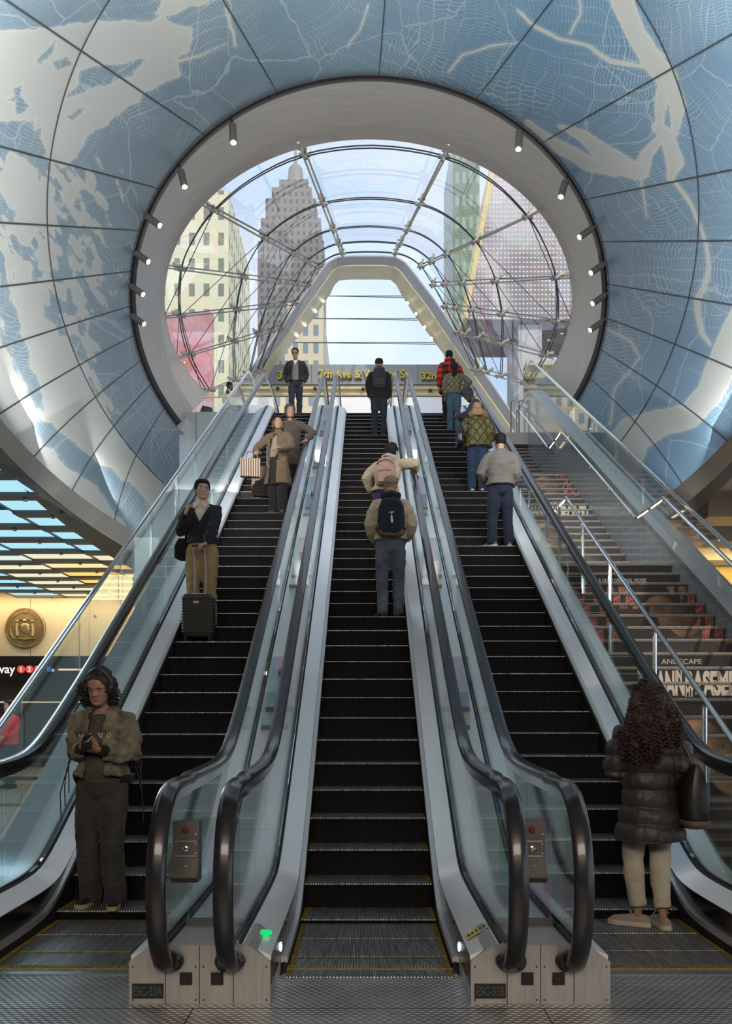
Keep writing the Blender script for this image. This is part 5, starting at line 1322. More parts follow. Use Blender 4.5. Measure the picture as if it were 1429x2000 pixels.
    if shoes:
        for s in (1, -1):
            hip, k, a_, fd = leg[s]; c = V3((a_.x, a_.y, a_.z - .045 * h)); r_ = V3((fd.y, -fd.x, 0)); sc = h / 1.75 * shoes.get('s', 1)
            rings = []; soles = []
            for y, w_, z1 in ((-.085, .022, .055), (-.07, .034, .075), (-.03, .038, .082), (.02, .038, .085), (.07, .042, .074), (.12, .046, .064), (.165, .041, .056), (.192, .024, .040)):
                rings.append([c + fd * (y * sc) + r_ * (w_ * sc * math.cos(a)) + V3((0, 0, (.018 + (z1 - .018) * max(0, math.sin(a)) ** .8 if math.sin(a) > 0 else .012) * sc)) for a in [2 * PI * q / 14 for q in range(14)]])
                soles.append([c + fd * (y * 1.03 * sc) + r_ * (x * w_ * 1.1 * sc) + V3((0, 0, z * sc)) for x, z in ((-1, .001), (1, .001), (1, .032), (-1, .032))])
            so = MB().loft(rings).build('shoe', shoes['m'], t, ang=60)
            MB().loft(soles).build('sole', shoes.get('sole', dk_sole), so, ang=40)
            if shoes.get('lace'):
                b = MB()
                for q in range(4): y = .045 + .02 * q; b.tube([c + fd * y * sc + r_ * x * sc + V3((0, 0, z * sc)) for x, z in ((-.03, .066 - q * .006), (0, .083 - q * .008), (.03, .066 - q * .006))], .004, 5)
                for q in (-1, 1): b.tube([c + fd * .045 * sc + V3((0, 0, .085 * sc)), c + fd * .05 * sc + r_ * (q * .03 * sc) + V3((0, 0, .105 * sc)), c + fd * .03 * sc + r_ * (q * .055 * sc) + V3((0, 0, .09 * sc))], .004, 5)
                b.build('laces', shoes['lace'], so)
    for g_ in (top2, top):
        if not g_: continue
        bk = g_.get('bulk', 1.0); ab = g_.get('arms', 1.0); hem = g_.get('hem', .50); hr_ = g_.get('hemr', (.102, .078)); b = MB()
        zs = [hem] + ([z for z in (.40, .47, .53) if z > hem + .03]) + [.61, .70, .765, .81, .838]
        def rad(z):
            xs = [hem, .53, .61, .70, .765, .81, .838] if hem < .52 else [hem, .61, .70, .765, .81, .838]
            A = [hr_[0]] + ([.100] if hem < .52 else []) + [.092 * g_.get('waist', 1), .104, .106, .078, .045]; Bv = [hr_[1]] + ([.078] if hem < .52 else []) + [.070 * g_.get('waist', 1), .078, .076, .058, .044]
            return (float(np.interp(z, xs, A)) * h * bk, float(np.interp(z, xs, Bv)) * h * bk * g_.get('depth', 1))
        b.tube([sp(z) + Y * (g_.get('fwd', 0) * h if z < .6 else 0) for z in zs], [rad(z) for z in zs], 22, up=uX)
        if g_.get('sleeves', True):
            for s in (1, -1):
                S, e, w_ = arm[s]; cf = g_.get('cuff', .0); w2 = w_ + (e - w_).normalized() * (.01 * h + cf)
                b.tube([S - X * (s * .06 * h) + up * .012 * h, S - X * (s * .012 * h) - up * .008 * h, S.lerp(e, .45), e, e.lerp(w2, .4), w2], [.026 * h * bk, .040 * h * (.5 + .5 * ab), .038 * h * ab, .036 * h * ab, .034 * h * ab, g_.get('cuffr', .024) * h * (1 + .4 * (ab - 1))], 14)
        if g_.get('collar'): b.tube([sp(.822), sp(.85), sp(.868) - Y * .01], [(.055 * h, .05 * h), (.044 * h, .044 * h), (.043 * h, .043 * h)], 14, up=uX)
        if g_.get('hood'):
            k = g_['hood']; b.tube([sp(.83) + X * (.05 * h) + Y * .02, sp(.852) + X * (.048 * h) - Y * (.03 * h), sp(.845) - Y * (.065 * h * k), sp(.852) - X * (.048 * h) - Y * (.03 * h), sp(.83) - X * (.05 * h) + Y * .02], [(.016 * h, .02 * h), (.024 * h, .03 * h), (.03 * h * k, .040 * h * k), (.024 * h, .03 * h), (.016 * h, .02 * h)], 10)
        organic(g_.get('name', 'jacket'), b, g_['m'], t, vox, g_.get('sm', 4), g_.get('disp') or wrinkle(g_.get('wr', .007) * 1.7, 9, h * 3 + hem), g_.get('cut'))
    if hair:
        hm = hair.get('m') or mat('hair_dark', (.010, .008, .007), .7, 0, noise=.3, nscale=30, bump=.4, bscale=90, spec=.2)
        st = hair.get('style', 'short')
        Gh = head_grid(nz, na, hair_infl(hair.get('t', .05), amp=hair.get('amp', .02), freq=hair.get('f', 7), seed=h, top=hair.get('top', 1.3), **({'line': hair['line']} if 'line' in hair else {})))
        MB().loft([[HM2 @ p for p in row] for row in Gh]).build('hair' if st != 'cap' else 'cap', hm, t, ang=180)
    return info
dk_sole = mat('sole_dark', (.02, .02, .02), .7)
def local(info, p): return info['root'].matrix_basis @ V3(p) if False else (Matrix.Translation(info['loc']) @ Matrix.Rotation(math.radians(info['yaw']), 4, 'Z')) @ V3(p)
def world_to(info, p): return (Matrix.Translation(info['loc']) @ Matrix.Rotation(math.radians(info['yaw']), 4, 'Z')).inverted() @ V3(p)
def step_at(key, ypx):
    """(y, z) of the step of an escalator whose nose is seen at image row ypx"""
    return min(STEPS[key], key=lambda s: abs(CY - F * (s[1] + .004 - EYE) / s[0] - ypx))
def stand(key, ypx, xpx, back=.17):
    y, z = step_at(key, ypx); return V3(((xpx - CX) * (y + back) / F, y + back, z + .005))
def carry(name, label, cat, info, p=(0, 0, 0), rz=0.0, group=None):
    """a carried thing: its Empty sits in the world, oriented like the figure"""
    return thing(name, label, cat, local(info, p), math.radians(info['yaw'] + rz), group)
M_strap = mat('strap_black', (.015, .015, .016), .7)
M_hair = mat('hair_dark', (.010, .008, .007), .7, 0, noise=.3, nscale=30, bump=.4, bscale=90, spec=.2)
def curls(mb, pts, n, r, L0, seed, down=(0, 0, -1), turns=4.0):
    rnd = random.Random(seed)
    for _ in range(n):
        p = V3(rnd.choice(pts)); d = (V3(down) + V3((rnd.uniform(-.35, .35), rnd.uniform(-.35, .35), 0))).normalized(); a = d.orthogonal().normalized(); c = d.cross(a); ph = rnd.uniform(0, 6.28); l = L0 * rnd.uniform(.6, 1.25); rr = r * rnd.uniform(.7, 1.4); sgn = rnd.choice((-1, 1))
        q = []
        for k in range(17):
            u = k / 16; an = ph + sgn * u * turns * 2 * PI; q.append(p + d * (l * u) + (a * math.cos(an) + c * math.sin(an)) * rr)
        mb.tube(q, [.0045 if 0 < k < 15 else .002 for k in range(17)], 4)
# ---- woman with headphones (faces the viewer)
p0 = stand('L', 1775, 203, .20)
W1 = person('woman in mottled green bomber jacket and dark wide trousers looking down at her phone', p0, 174, 1.72, 'brown', feet=((.10, .02, -6), (-.10, .06, 14)), lean=-2, head=(-6, 19, -4),
    hr=(.055, .27, 1.165), hl=(-.075, .255, 1.15), er=(.45, -.7, -.7), el=(-.6, -.7, -.6), palm_r=(-.55, -.55, .75), palm_l=(.6, -.5, .75), dir_r=(-.75, .45, .18), dir_l=(.8, .42, .2), curl_r=.55, curl_l=.5,
    top=dict(name='bomber_jacket', m=cloth('camo', (.25, .215, .15), (.045, .042, .028), 9, bump=.3, bs=40), hem=.555, hemr=(.112, .094), bulk=1.10, arms=1.28, cuffr=.030, wr=.016, depth=1.12, cuff=.03, cut=lambda x, y, z: y > .04 and abs(x + .005) < .035 + .055 * min(1, abs(z - 1.25) * 1.6 + .25)), legs=dict(m=cloth('charcoal_sweat', (.046, .043, .041), noise=.3), thigh=.060, knee=.049, ankle=.049, hip=1.04, wr=.010, zs=.5),
    shoes=dict(m=cloth('black_sneaker', (.016, .015, .015)), sole=mat('sole_gum', (.42, .36, .20), .6)), hair=None, vox=.009, eyes='shut', nz=48, na=56)
t = W1['root']; HM = W1['HM']; sp = W1['sp']; h = W1['h']
m_hoodie = cloth('hoodie_brown', (.075, .062, .050), noise=.12)
b = MB(); b.tube([sp(.53) + V3((0, .07, 0)), sp(.57) + V3((0, .082, 0)), sp(.66) + V3((0, .080, 0)), sp(.75) + V3((0, .065, 0)), sp(.81) + V3((0, .035, 0))], [(.105, .080), (.115, .086), (.105, .080), (.095, .074), (.06, .05)], 16, up=(1, 0, 0))
b.tube([sp(.815) + V3((.085, .035, 0)), sp(.855) + V3((.075, -.02, 0)), sp(.868) + V3((.0, -.085, 0)), sp(.855) + V3((-.075, -.02, 0)), sp(.815) + V3((-.085, .035, 0)), sp(.785) + V3((0, .115, 0)), sp(.815) + V3((.085, .035, 0))], [.022, .030, .045, .030, .022, .016, .022], 10)
organic('hoodie', b, m_hoodie, t, .009, 3, wrinkle(.008, 9, 2.2))
tx = text_mesh('OAKLAND', .05, .002, 1.0, .001); xform(tx, Matrix.Translation((0.0, .160, 1.235)) @ Matrix.Rotation(PI, 4, 'Z')); tx.build('lettering', mat('print_white', (.55, .52, .46), .7), t, smooth=False)
m_rib = cloth('rib_black', (.012, .012, .012))
b = MB(); b.loft([[(rx * math.sin(a), -ry * math.cos(a), z) for a in [math.radians(q) for q in range(-128, 129, 8)]] for z, rx, ry in ((.90, .19, .165), (.925, .205, .18), (.965, .215, .19))], False, False); o = b.build('waistband', m_rib, t, ang=180); o.modifiers.new('thickness', 'SOLIDIFY').thickness = .012
for s in (1, -1):
    S, e, w_ = W1['arm'][s]; d = (w_ - e).normalized(); MB().tube([w_ - d * .065, w_ - d * .03, w_ + d * .004], [.046, .042, .034], 14).build('cuff', m_rib, t, ang=180)
    b = MB()
    for q in range(3): st_ = e + V3((s * .045, -.03 + .03 * q, .02 - .05 * q)); b.tube([st_, st_ + V3((s * .03, .01, -.08)), st_ + V3((s * (.02 + .02 * q), .02, -.20)), st_ + V3((s * (.03 + .015 * q), .0, -.30 - .05 * q))], .0045, 5)
    b.build('drawcord', M_strap, t)
# headband of curly hair
b = MB()
hp = lambda x, y, z: HM @ V3((x, y, z))
for c, r in (((.0, -.20, .34), .40), ((.28, -.16, .12), .30), ((-.28, -.16, .14), .27), ((0, -.30, .10), .36), ((.42, -.22, -.20), .24), ((.40, -.28, -.36), .20), ((-.34, -.25, -.22), .17), ((.1, -.40, -.25), .34), ((.0, -.16, .46), .28), ((.52, -.2, -.02), .26), ((.56, -.25, -.30), .22)):
    e_ = MB().ball((0, 0, 0), r * .8, 12, 8); b.add([hp(*c) + (HM.to_3x3() @ V3(p)) for p in e_.v], e_.f)
def frizz(co): return np.array([.016 * mnoise.noise(V3(p) * 34) + .010 * mnoise.noise(V3(p) * 80) for p in co.tolist()])
m_curl = mat('hair_curly_dark', (.022, .013, .010), .6, 0, noise=.5, nscale=40, bump=.6, bscale=110)
ho = organic('hair', b, m_curl, t, .008, 2, frizz)
vs = [v.co.copy() for v in ho.data.vertices]; lowv = [v for v in vs if (HM.inverted() @ v).z < .35 and (HM.inverted() @ v).y < .12]
b = MB(); curls(b, lowv, 420, .012, .075, 5, (0, 0, -1), 2.5); b.build('curls', m_curl, ho)
Gh = head_grid(48, 56, hair_infl(.03, amp=.01, line=((0, .36), (.5, .33), (.95, .16), (1.2, -.04), (1.55, -.02), (1.9, -.22), (PI, -.30)))); MB().loft([[HM @ p for p in row] for row in Gh]).build('hairline', m_curl, ho, ang=180)
hp_t = carry('headphones', 'dark over ear headphones worn over curly hair', 'headphones', W1); m_hp = mat('headphone_plastic', (.022, .024, .028), .35)
b = MB(); b.tube([hp(.43 * math.sin(a), .02 - .05 * math.cos(a), .04 + .56 * math.cos(a)) for a in [math.radians(q) for q in range(-88, 89, 11)]], [(.011, .014)] * 17, 8, up=(0, 1, 0)); b.build('headband', m_hp, hp_t)
for s in (1, -1):
    e_ = MB().ball((s * .42, 0.0, .0), (.085, .15, .19), 16, 10); xform(e_, HM).build('ear_cup', m_hp, hp_t)
mid = (W1['hand1'] + W1['hand-1']) / 2 + V3((0, .03, .035))
ph = carry('phone', 'black phone held in both hands of the woman with headphones', 'phone', W1, mid); b = MB(); b.obox(Matrix.Rotation(math.radians(-38), 4, 'X') @ Matrix.Rotation(math.radians(18), 4, 'Z'), (.074, .150, .010)); b.build('case', mat('phone_black', (.012, .012, .014), .2), ph, smooth=False)
b = MB(); b.obox(Matrix.Rotation(math.radians(-38), 4, 'X') @ Matrix.Rotation(math.radians(18), 4, 'Z') @ Matrix.Translation((0, 0, .0058)), (.066, .140, .001)); b.build('screen', mat('phone_screen', (.02, .022, .026), .08), ph, smooth=False)

# ---- woman with long curly hair (seen from behind)
p0 = stand('R', 1806, 1268, .19)
def puff(period, amp, z0=0.0, a2=.006):
    def f(co):
        out = []
        for p in co.tolist():
            u = ((p[2] - z0 + .02 * p[0]) / period) % 1.0; out.append(amp * (abs(math.sin(PI * u)) ** .55 - .55) + a2 * mnoise.noise(V3((p[0] * 14, p[1] * 14, p[2] * 22))) + .004 * mnoise.noise(V3((p[0] * 40, p[1] * 40, p[2] * 20))))
        return np.array(out)
    return f
m_puff = mat('puffer_brown', (.036, .025, .022), .48, 0, noise=.2, nscale=8, bump=.25, bscale=70, spec=.45)
W2 = person('woman with long curly brown hair in dark brown knee length puffer coat', p0, 4, 1.68, 'tan', feet=((.075, -.02, -2), (-.075, .05, 58)), head=(10, 8, 4), face=False, vox=.010, side=-1,
    hr=(.20, .16, .98), hl=(-.16, .27, 1.10), er=(.22, -1, -.2), el=(-.35, -.9, -.4), palm_r=(-1, .2, 0), curl_r=.9, curl_l=.7,
    top=dict(name='puffer_coat', m=m_puff, hem=.355, hemr=(.134, .112), bulk=1.08, arms=1.30, disp=puff(.115, .022, .03), sm=2, hood=1.0, depth=1.1, waist=1.12), legs=dict(m=cloth('beige_denim', (.50, .44, .34), noise=.05, bump=.15), thigh=.050, knee=.043, ankle=.034, cuff=.10, wr=.007),
    shoes=dict(m=cloth('taupe_knit', (.36, .29, .235), noise=.06, bump=.5, bs=200), sole=mat('sole_cream', (.60, .54, .44), .6), lace=mat('lace_grey', (.4, .36, .32), .8), s=1.06), hair=dict(t=.06))
t = W2['root']; HM = W2['HM']; hp = lambda x, y, z: HM @ V3((x, y, z)); sp = W2['sp']; h = W2['h']
b = MB()
for c, r in (((0, -.08, .28), .46), ((.02, -.30, .1), .50), ((.34, -.25, -.05), .36), ((-.32, -.25, -.05), .38), ((0, -.5, -.30), .52), ((.42, -.42, -.42), .42), ((-.46, -.42, -.40), .44), ((-.10, -.62, -.75), .50), ((.48, -.55, -.80), .42), ((-.60, -.52, -.80), .46), ((.66, -.45, -1.0), .30), ((-.78, -.45, -1.1), .36), ((-.34, -.66, -1.15), .46), ((-.62, -.56, -1.42), .34), ((-.2, -.66, -1.5), .30), ((.12, -.66, -1.0), .38), ((-.85, -.35, -1.35), .24)):
    e_ = MB().ball((0, 0, 0), r * .86, 12, 8); b.add([hp(*c) + (HM.to_3x3() @ V3((p[0], p[1] * .8, p[2]))) for p in e_.v], e_.f)
m_c2 = mat('hair_curly_brown', (.016, .009, .007), .6, 0, nscale=22, col2=(.060, .024, .014), bump=.7, bscale=100)
ho = organic('hair_mass', b, m_c2, t, .009, 2, lambda co: np.array([.024 * mnoise.noise(V3(p) * 24) + .012 * mnoise.noise(V3(p) * 70) for p in co.tolist()]))
vs = [v.co.copy() for v in ho.data.vertices]; outv = [v for v in vs if (HM.inverted() @ v).y < .05]
b = MB(); curls(b, outv, 900, .011, .10, 11, (0, -.25, -1), 3.0); b.build('curls', m_c2, ho)
bg = carry('shoulder_bag', 'black shoulder bag with brown base hanging at the curly haired woman\'s side', 'bag', W2, (.245, -.10, .70)); mb_ = mat('bag_leather', (.014, .013, .012), .42, noise=.2, nscale=10, bump=.1)
b = MB(); rings = []
for z, wx, wy in ((0, .055, .115), (.03, .080, .160), (.14, .086, .165), (.28, .075, .155), (.39, .045, .135), (.43, .02, .12)): rings.append([(wx * math.copysign(abs(math.cos(a)) ** .5, math.cos(a)), wy * math.copysign(abs(math.sin(a)) ** .5, math.sin(a)), z) for a in [2 * PI * k / 24 for k in range(24)]])
b.loft(rings).build('body', mb_, bg, ang=60)
b = MB(); rings = [[(wx * 1.03 * math.copysign(abs(math.cos(a)) ** .5, math.cos(a)), wy * 1.03 * math.copysign(abs(math.sin(a)) ** .5, math.sin(a)), z) for a in [2 * PI * k / 24 for k in range(24)]] for z, wx, wy in ((-.004, .055, .115), (.03, .087, .167), (.055, .089, .169))]
tag(b.loft(rings).build('base_panel', mat('bag_tan', (.17, .12, .08), .5), bg, ang=60), 'tan leather base of the bag')
S = W2['arm'][1][0]; base = V3((.245, -.10, .70))
b = MB()
for dy in (-.07, .08): b.tube([V3((0, dy, .40)), V3((-.03, dy * .8, .50)), (S + V3((-.03, dy * .35, .075))) - base, (S + V3((-.05, 0, .09))) - base], [(.004, .012)] * 4, 8)
b.build('strap', mb_, bg)
b = MB(); b.box((.07, -.04, .20), (.098, -.032, .23)); b.tube([(.092, -.05, .22), (.096, -.06, .17)], .006, 6); b.tube([(.08, .0, .26), (.098, -.02, .20)], .005, 6); b.build('zip_pull', M_chrome, bg)

# ---- man with suitcase
p0 = stand('L', 1216, 396, .20); m_sh = cloth('cream_shirt', (.62, .54, .42), noise=.05, bump=.1)
M3 = person('man in dark zip sweater and khaki trousers gripping a suitcase handle', p0, 176, 1.80, 'light', feet=((.11, .0, -10), (-.10, .02, 12)), head=(26, 2, 2), lean=-1,
    hr=(.15, .22, 1.36), hl=(-.085, .34, .885), er=(.45, -.45, -1), el=(-1, -.4, 0), palm_r=(-.8, -.5, .2), dir_r=(-.35, .15, .9), palm_l=(.1, -.2, -1), dir_l=(.55, .7, -.35), curl_r=1.1, curl_l=1.0, vox=.012, nz=40, na=48,
    top=dict(name='sweater', m=cloth('navy_knit', (.020, .020, .026), noise=.15), hem=.565, hemr=(.108, .088), bulk=1.10, arms=1.12, wr=.009, depth=1.05, cut=lambda x, y, z: y > .03 and z > 1.27 and abs(x) < (z - 1.27) * .50), top2=dict(name='shirt', m=m_sh, hem=.62, bulk=1.02, sleeves=False, collar=True), legs=dict(m=cloth('khaki', (.36, .25, .125), noise=.10), thigh=.060, knee=.046, ankle=.041, hip=1.08, wr=.009),
    shoes=dict(m=cloth('brown_shoe', (.05, .03, .02))), hair=dict(t=.05, top=1.7, line=((0, .27), (.5, .26), (.95, .14), (1.25, -.04), (1.55, .02), (1.9, -.2), (PI, -.3))))
t = M3['root']; HM = M3['HM']; sp = M3['sp']
b = MB()
for s in (1, -1): b.add([sp(.862) + V3((s * .055, .03, .0)), sp(.866) + V3((s * .062, -.03, .0)), sp(.835) + V3((s * .105, .075, .01)), sp(.80) + V3((s * .075, .150, .0)), sp(.835) + V3((s * .012, .105, .0))], [(0, 1, 2, 3, 4)])
so = b.build('shirt_collar', m_sh, t, smooth=False); so.modifiers.new('thickness', 'SOLIDIFY').thickness = .010
b = MB()
for s in (1, -1): b.tube([HM @ V3((s * (.15 + .085 * math.cos(a)), .36 + .0 * a, .02 + .062 * math.sin(a))) for a in [2 * PI * k / 16 for k in range(17)]], .0022, 5); b.tube([HM @ V3((s * .235, .35, .03)), HM @ V3((s * .34, -.02, .03))], .002, 5)
b.tube([HM @ V3((-.065, .37, .03)), HM @ V3((.065, .37, .03))], .002, 5); b.build('glasses', M_chrome, t)
b = MB(); b.tube([sp(.57) + V3((0, .158, 0)), sp(.66) + V3((0, .150, 0)), sp(.70) + V3((0, .152, 0))], .004, 5); b.build('zip', M_strap, t)
tb = carry('tote_bag', 'dark shoulder bag behind the suitcase man\'s hip', 'bag', M3, (.235, -.13, .86)); b = MB(); b.loft([[(x * wx, y * .09, z) for x, y in ((-1, -1), (1, -1), (1.1, 0), (1, 1), (-1, 1), (-1.1, 0))] for z, wx in ((0, .10), (.02, .13), (.16, .13), (.25, .08))]).build('body', cloth('bag_dark', (.018, .016, .016)), tb, ang=40)
S = M3['arm'][1][0]; b = MB(); o_ = V3((.235, -.13, .86)); b.tube([V3((0, .03, .26)), V3((-.02, .10, .42)), M3['arm'][1][2] - o_ + V3((-.02, -.02, .02)), S - o_ + V3((-.03, .05, .06)), S - o_ + V3((-.03, -.06, .05)), V3((-.02, -.04, .26))], [(.004, .016)] * 6, 8); b.build('strap', M_strap, tb)
# suitcase on the step below
y, z = step_at('L', 1251); sc = thing('suitcase', 'dark ribbed hard suitcase with raised handle standing on the escalator step', 'suitcase', ((388 - CX) * (y + .16) / F, y + .16, z + .005), 0)
m_case = mat('suitcase_shell', (.040, .036, .032), .38, 0, noise=.12, nscale=10); Wd, Dp, H0, H1 = .365, .22, .065, .56
b = MB(); rings = []; n = 26
for i in range(2 * 14 + 1):
    zf = H0 + (H1 - H0) * i / 28; k = min(1, min(i, 28 - i) / 2.0); r_ = (0 if i % 2 == 0 else .006) * (1 if 1 < i < 27 else 0); q = .86 + .14 * k
    rings.append([((Wd / 2 * q + r_) * math.copysign(abs(math.cos(a)) ** .28, math.cos(a)), (Dp / 2 * q + r_) * math.copysign(abs(math.sin(a)) ** .28, math.sin(a)), zf) for a in [2 * PI * k_ / 40 for k_ in range(40)]])
b.loft(rings).build('shell', m_case, sc, ang=25)
hand_w = local(M3, M3['hand-1']); hx = hand_w.x - sc.location.x; hz = hand_w.z - sc.location.z; hy = hand_w.y - sc.location.y
b = MB()
for s in (-1, 1): b.tube([(s * .065 + hx * .15, .07, H1 - .01), (s * .065 + hx * .6, .07 + (hy - .07) * .5, H1 + (hz - H1) * .55), (s * .065 + hx - .025, hy, hz - .01)], .008, 8)
b.build('handle_tube', mat('handle_alloy', (.34, .32, .30), .3, .9), sc)
b = MB(); b.tube([(hx - .105, hy, hz - .004), (hx + .055, hy, hz - .004)], [(.013, .016)] * 2, 10); b.build('grip', M_strap, sc)
b = MB(); b.box((-.09, -.02, H1 - .005), (.09, .03, H1 + .018)); b.build('carry_handle', mat('handle_grey', (.30, .28, .25), .4, .6), sc)
for s in (-1, 1):
    for d in (-1, 1): b = MB(); b.tube([(s * .14 - .012, d * .07, .028), (s * .14 + .012, d * .07, .028)], .027, 12); b.box((s * .14 - .018, d * .07 - .014, .04), (s * .14 + .018, d * .07 + .014, .07)); b.build('wheel', M_strap, sc)
b = MB(); b.box((-.04, -Dp / 2 - .010, H1 - .11), (.022, -Dp / 2 - .005, H1 - .085)); tag(b.build('badge', mat('badge_cream', (.6, .55, .42), .5), sc), 'small cream luggage badge')

# ---- two women further up the same escalator
def bell(info, name, m, ctr, rx, ry, z0, z1): pass
p0 = stand('L', 1003, 543, .19)
m_trench = cloth('trench', (.135, .096, .062), noise=.08)
W4 = person('woman in long tan trench coat with shopping bag looking aside', p0, 165, 1.63, 'tan', feet=((.08, .0, -10), (-.09, .04, 14)), head=(22, 0, 0), vox=.013, hr=(.30, .22, 1.02), hl=(-.12, .30, 1.03), er=(.9, -.5, -.3), el=(-1, -.3, -.6), palm_l=(.3, -.3, -1), dir_l=(.6, .7, -.2), palm_r=(-.2, 0, -1), curl_r=1.0, curl_l=.9,
    top=dict(name='trench_coat', m=m_trench, hem=.30, hemr=(.135, .110), bulk=1.10, arms=1.2, wr=.010, collar=True, depth=1.02, cut=lambda x, y, z: y > .05 and -.03 < x < .10 + .02 * (1.2 - z) and z < 1.32), legs=dict(m=cloth('black_trouser', (.016, .015, .018)), thigh=.056, knee=.05, ankle=.048), shoes=dict(m=cloth('grey_shoe', (.10, .085, .075))), hair=dict(t=.08, amp=.01))
t = W4['root']; sp = W4['sp']; HM = W4['HM']
b = MB(); b.tube([HM @ V3((0, -.22, .25)), HM @ V3((0, -.26, -.15)), HM @ V3((0, -.24, -.55))], [(.11, .06), (.12, .075), (.10, .06)], 12, up=(1, 0, 0)); 
for s in (1, -1): b.tube([HM @ V3((s * .2, .05, .38)), HM @ V3((s * .36, .05, .05)), HM @ V3((s * .36, .03, -.45))], [.03, .035, .025], 8)
organic('long_hair', b, mat('hair_brown', (.045, .025, .015), .5, 0, noise=.3, nscale=24, bump=.4, bscale=80), t, .012, 3)
b = MB(); b.tube([sp(.30) + V3((.03, .10, .0)), sp(.45) + V3((.02, .115, 0)), sp(.60) + V3((.015, .115, 0)), sp(.70) + V3((.01, .118, 0))], [(.085, .05), (.075, .04), (.065, .03), (.04, .02)], 12, up=(1, 0, 0)); b.build('coat_opening', cloth('dark_lining', (.022, .018, .016)), t)
b = MB(); b.tube([sp(.57) + V3((.03, .118, 0)), sp(.66) + V3((.02, .125, 0)), sp(.77) + V3((.01, .105, 0))], [(.07, .03), (.065, .03), (.045, .02)], 12, up=(1, 0, 0)); b.build('knit_top', cloth('oat_knit', (.26, .20, .14)), t)
b = MB()
for k in range(3): b.ball(sp(.68 - .065 * k) + V3((-.075, .155, 0)), .013, 8, 6)
for sgn in (1, -1): b.add([sp(.835) + V3((sgn * .03, .09, 0)), sp(.80) + V3((sgn * .115, .10, 0)), sp(.745) + V3((sgn * .055, .142, 0))], [(0, 1, 2)])
b.build('lapel', cloth('trench_dark', (.13, .095, .065)), t)
W4b = carry('shopping_bag', 'striped paper shopping bag held by the trench coat woman', 'bag', W4, (.40, .24, .60), 25); st_m, nt, out_ = new_mat('bag_stripes'); g = NG(nt); bs = g.n('ShaderNodeBsdfPrincipled'); sx = g.n('ShaderNodeSeparateXYZ', ins={0: g.n('ShaderNodeTexCoord').outputs['Object']})
g.link(g.mix(g.math('LESS_THAN', g.math('FRACT', g.math('MULTIPLY', sx.outputs[0], 26.0)), .45), (.10, .055, .04), (.50, .38, .28)), bs.inputs['Base Color']); g.link(bs.outputs[0], out_.inputs[0])
b = MB(); b.loft([[(x * .16, y * .06, 0) for x, y in ((-1, -1), (1, -1), (1, 1), (-1, 1))], [(x * .165, y * .065, .30) for x, y in ((-1, -1), (1, -1), (1, 1), (-1, 1))]]).build('body', st_m, W4b, smooth=False)
b = MB()
for d in (-.05, .05): b.tube([(-.07, d, .30), (-.05, d * .4, .40), (.0, 0, .43), (.05, d * .4, .40), (.07, d, .30)], .004, 6)
b.build('handle', M_strap, W4b)
def trolley(label, loc, w_, d_, h_, m, handle):
    t = thing('suitcase', label, 'suitcase', loc); b = MB(); b.loft([[((w_ / 2 * q) * math.copysign(abs(math.cos(a)) ** .35, math.cos(a)), (d_ / 2 * q) * math.copysign(abs(math.sin(a)) ** .35, math.sin(a)), z) for a in [2 * PI * k / 28 for k in range(28)]] for z, q in ((.05, .85), (.07, .98), (.2, 1), (h_ - .06, 1), (h_ - .02, .96), (h_, .8))]).build('body', m, t, ang=40)
    b = MB(); b.tube([(-w_ * .25, d_ * .3, h_ - .02), (-w_ * .25, d_ * .3, handle), (w_ * .25, d_ * .3, handle), (w_ * .25, d_ * .3, h_ - .02)], .009, 8); b.build('handle', MATS['handle_alloy'], t)
    b = MB(); b.box((-w_ * .3, -d_ / 2 - .015, .12), (w_ * .3, -d_ / 2, h_ * .6)); b.build('pocket', m, t)
    for s in (-1, 1): b = MB(); b.tube([(s * w_ * .38 - .012, 0, .025), (s * w_ * .38 + .012, 0, .025)], .025, 10); b.build('wheel', M_strap, t)
y, z = step_at('L', 976); trolley('soft dark suitcase standing on the step beside the trench coat woman', ((511 - CX) * (y + .16) / F, y + .16, z + .005), .34, .22, .58, cloth('suitcase_fabric', (.050, .038, .032)), .95)
p0 = stand('L', 975, 566, .19)
W5 = person('woman in grey wool coat holding the rail behind the trench coat woman', p0, 172, 1.66, 'tan', head=(20, 0, 0), vox=.014, hl=tuple(world_to({'loc': p0, 'yaw': 172}, (XC['L'] + .70, p0.y - .12, hand_z(p0.y - .12) + .035))), el=(-.9, -.3, -.6), palm_l=(0, 0, -1), dir_l=(-.2, 1, -.4), curl_l=.35, hr=(.10, .25, 1.05), er=(1, -.4, -.5),
    top=dict(name='wool_coat', m=cloth('grey_wool', (.085, .072, .058), noise=.15), hem=.36, hemr=(.125, .10), bulk=1.12, arms=1.2, hood=1.2), legs=dict(m=cloth('dark_blue_trouser', (.018, .018, .026))), shoes=dict(m=cloth('black_shoe', (.014, .013, .013))), hair=dict(t=.10, amp=.015, m=mat('hair_brown_mid', (.04, .026, .017), .6, 0, noise=.3, nscale=24, bump=.4, bscale=80), line=((0, .30), (.5, .25), (.9, .0), (1.1, -.3), (1.6, -.5), (PI, -.5))))

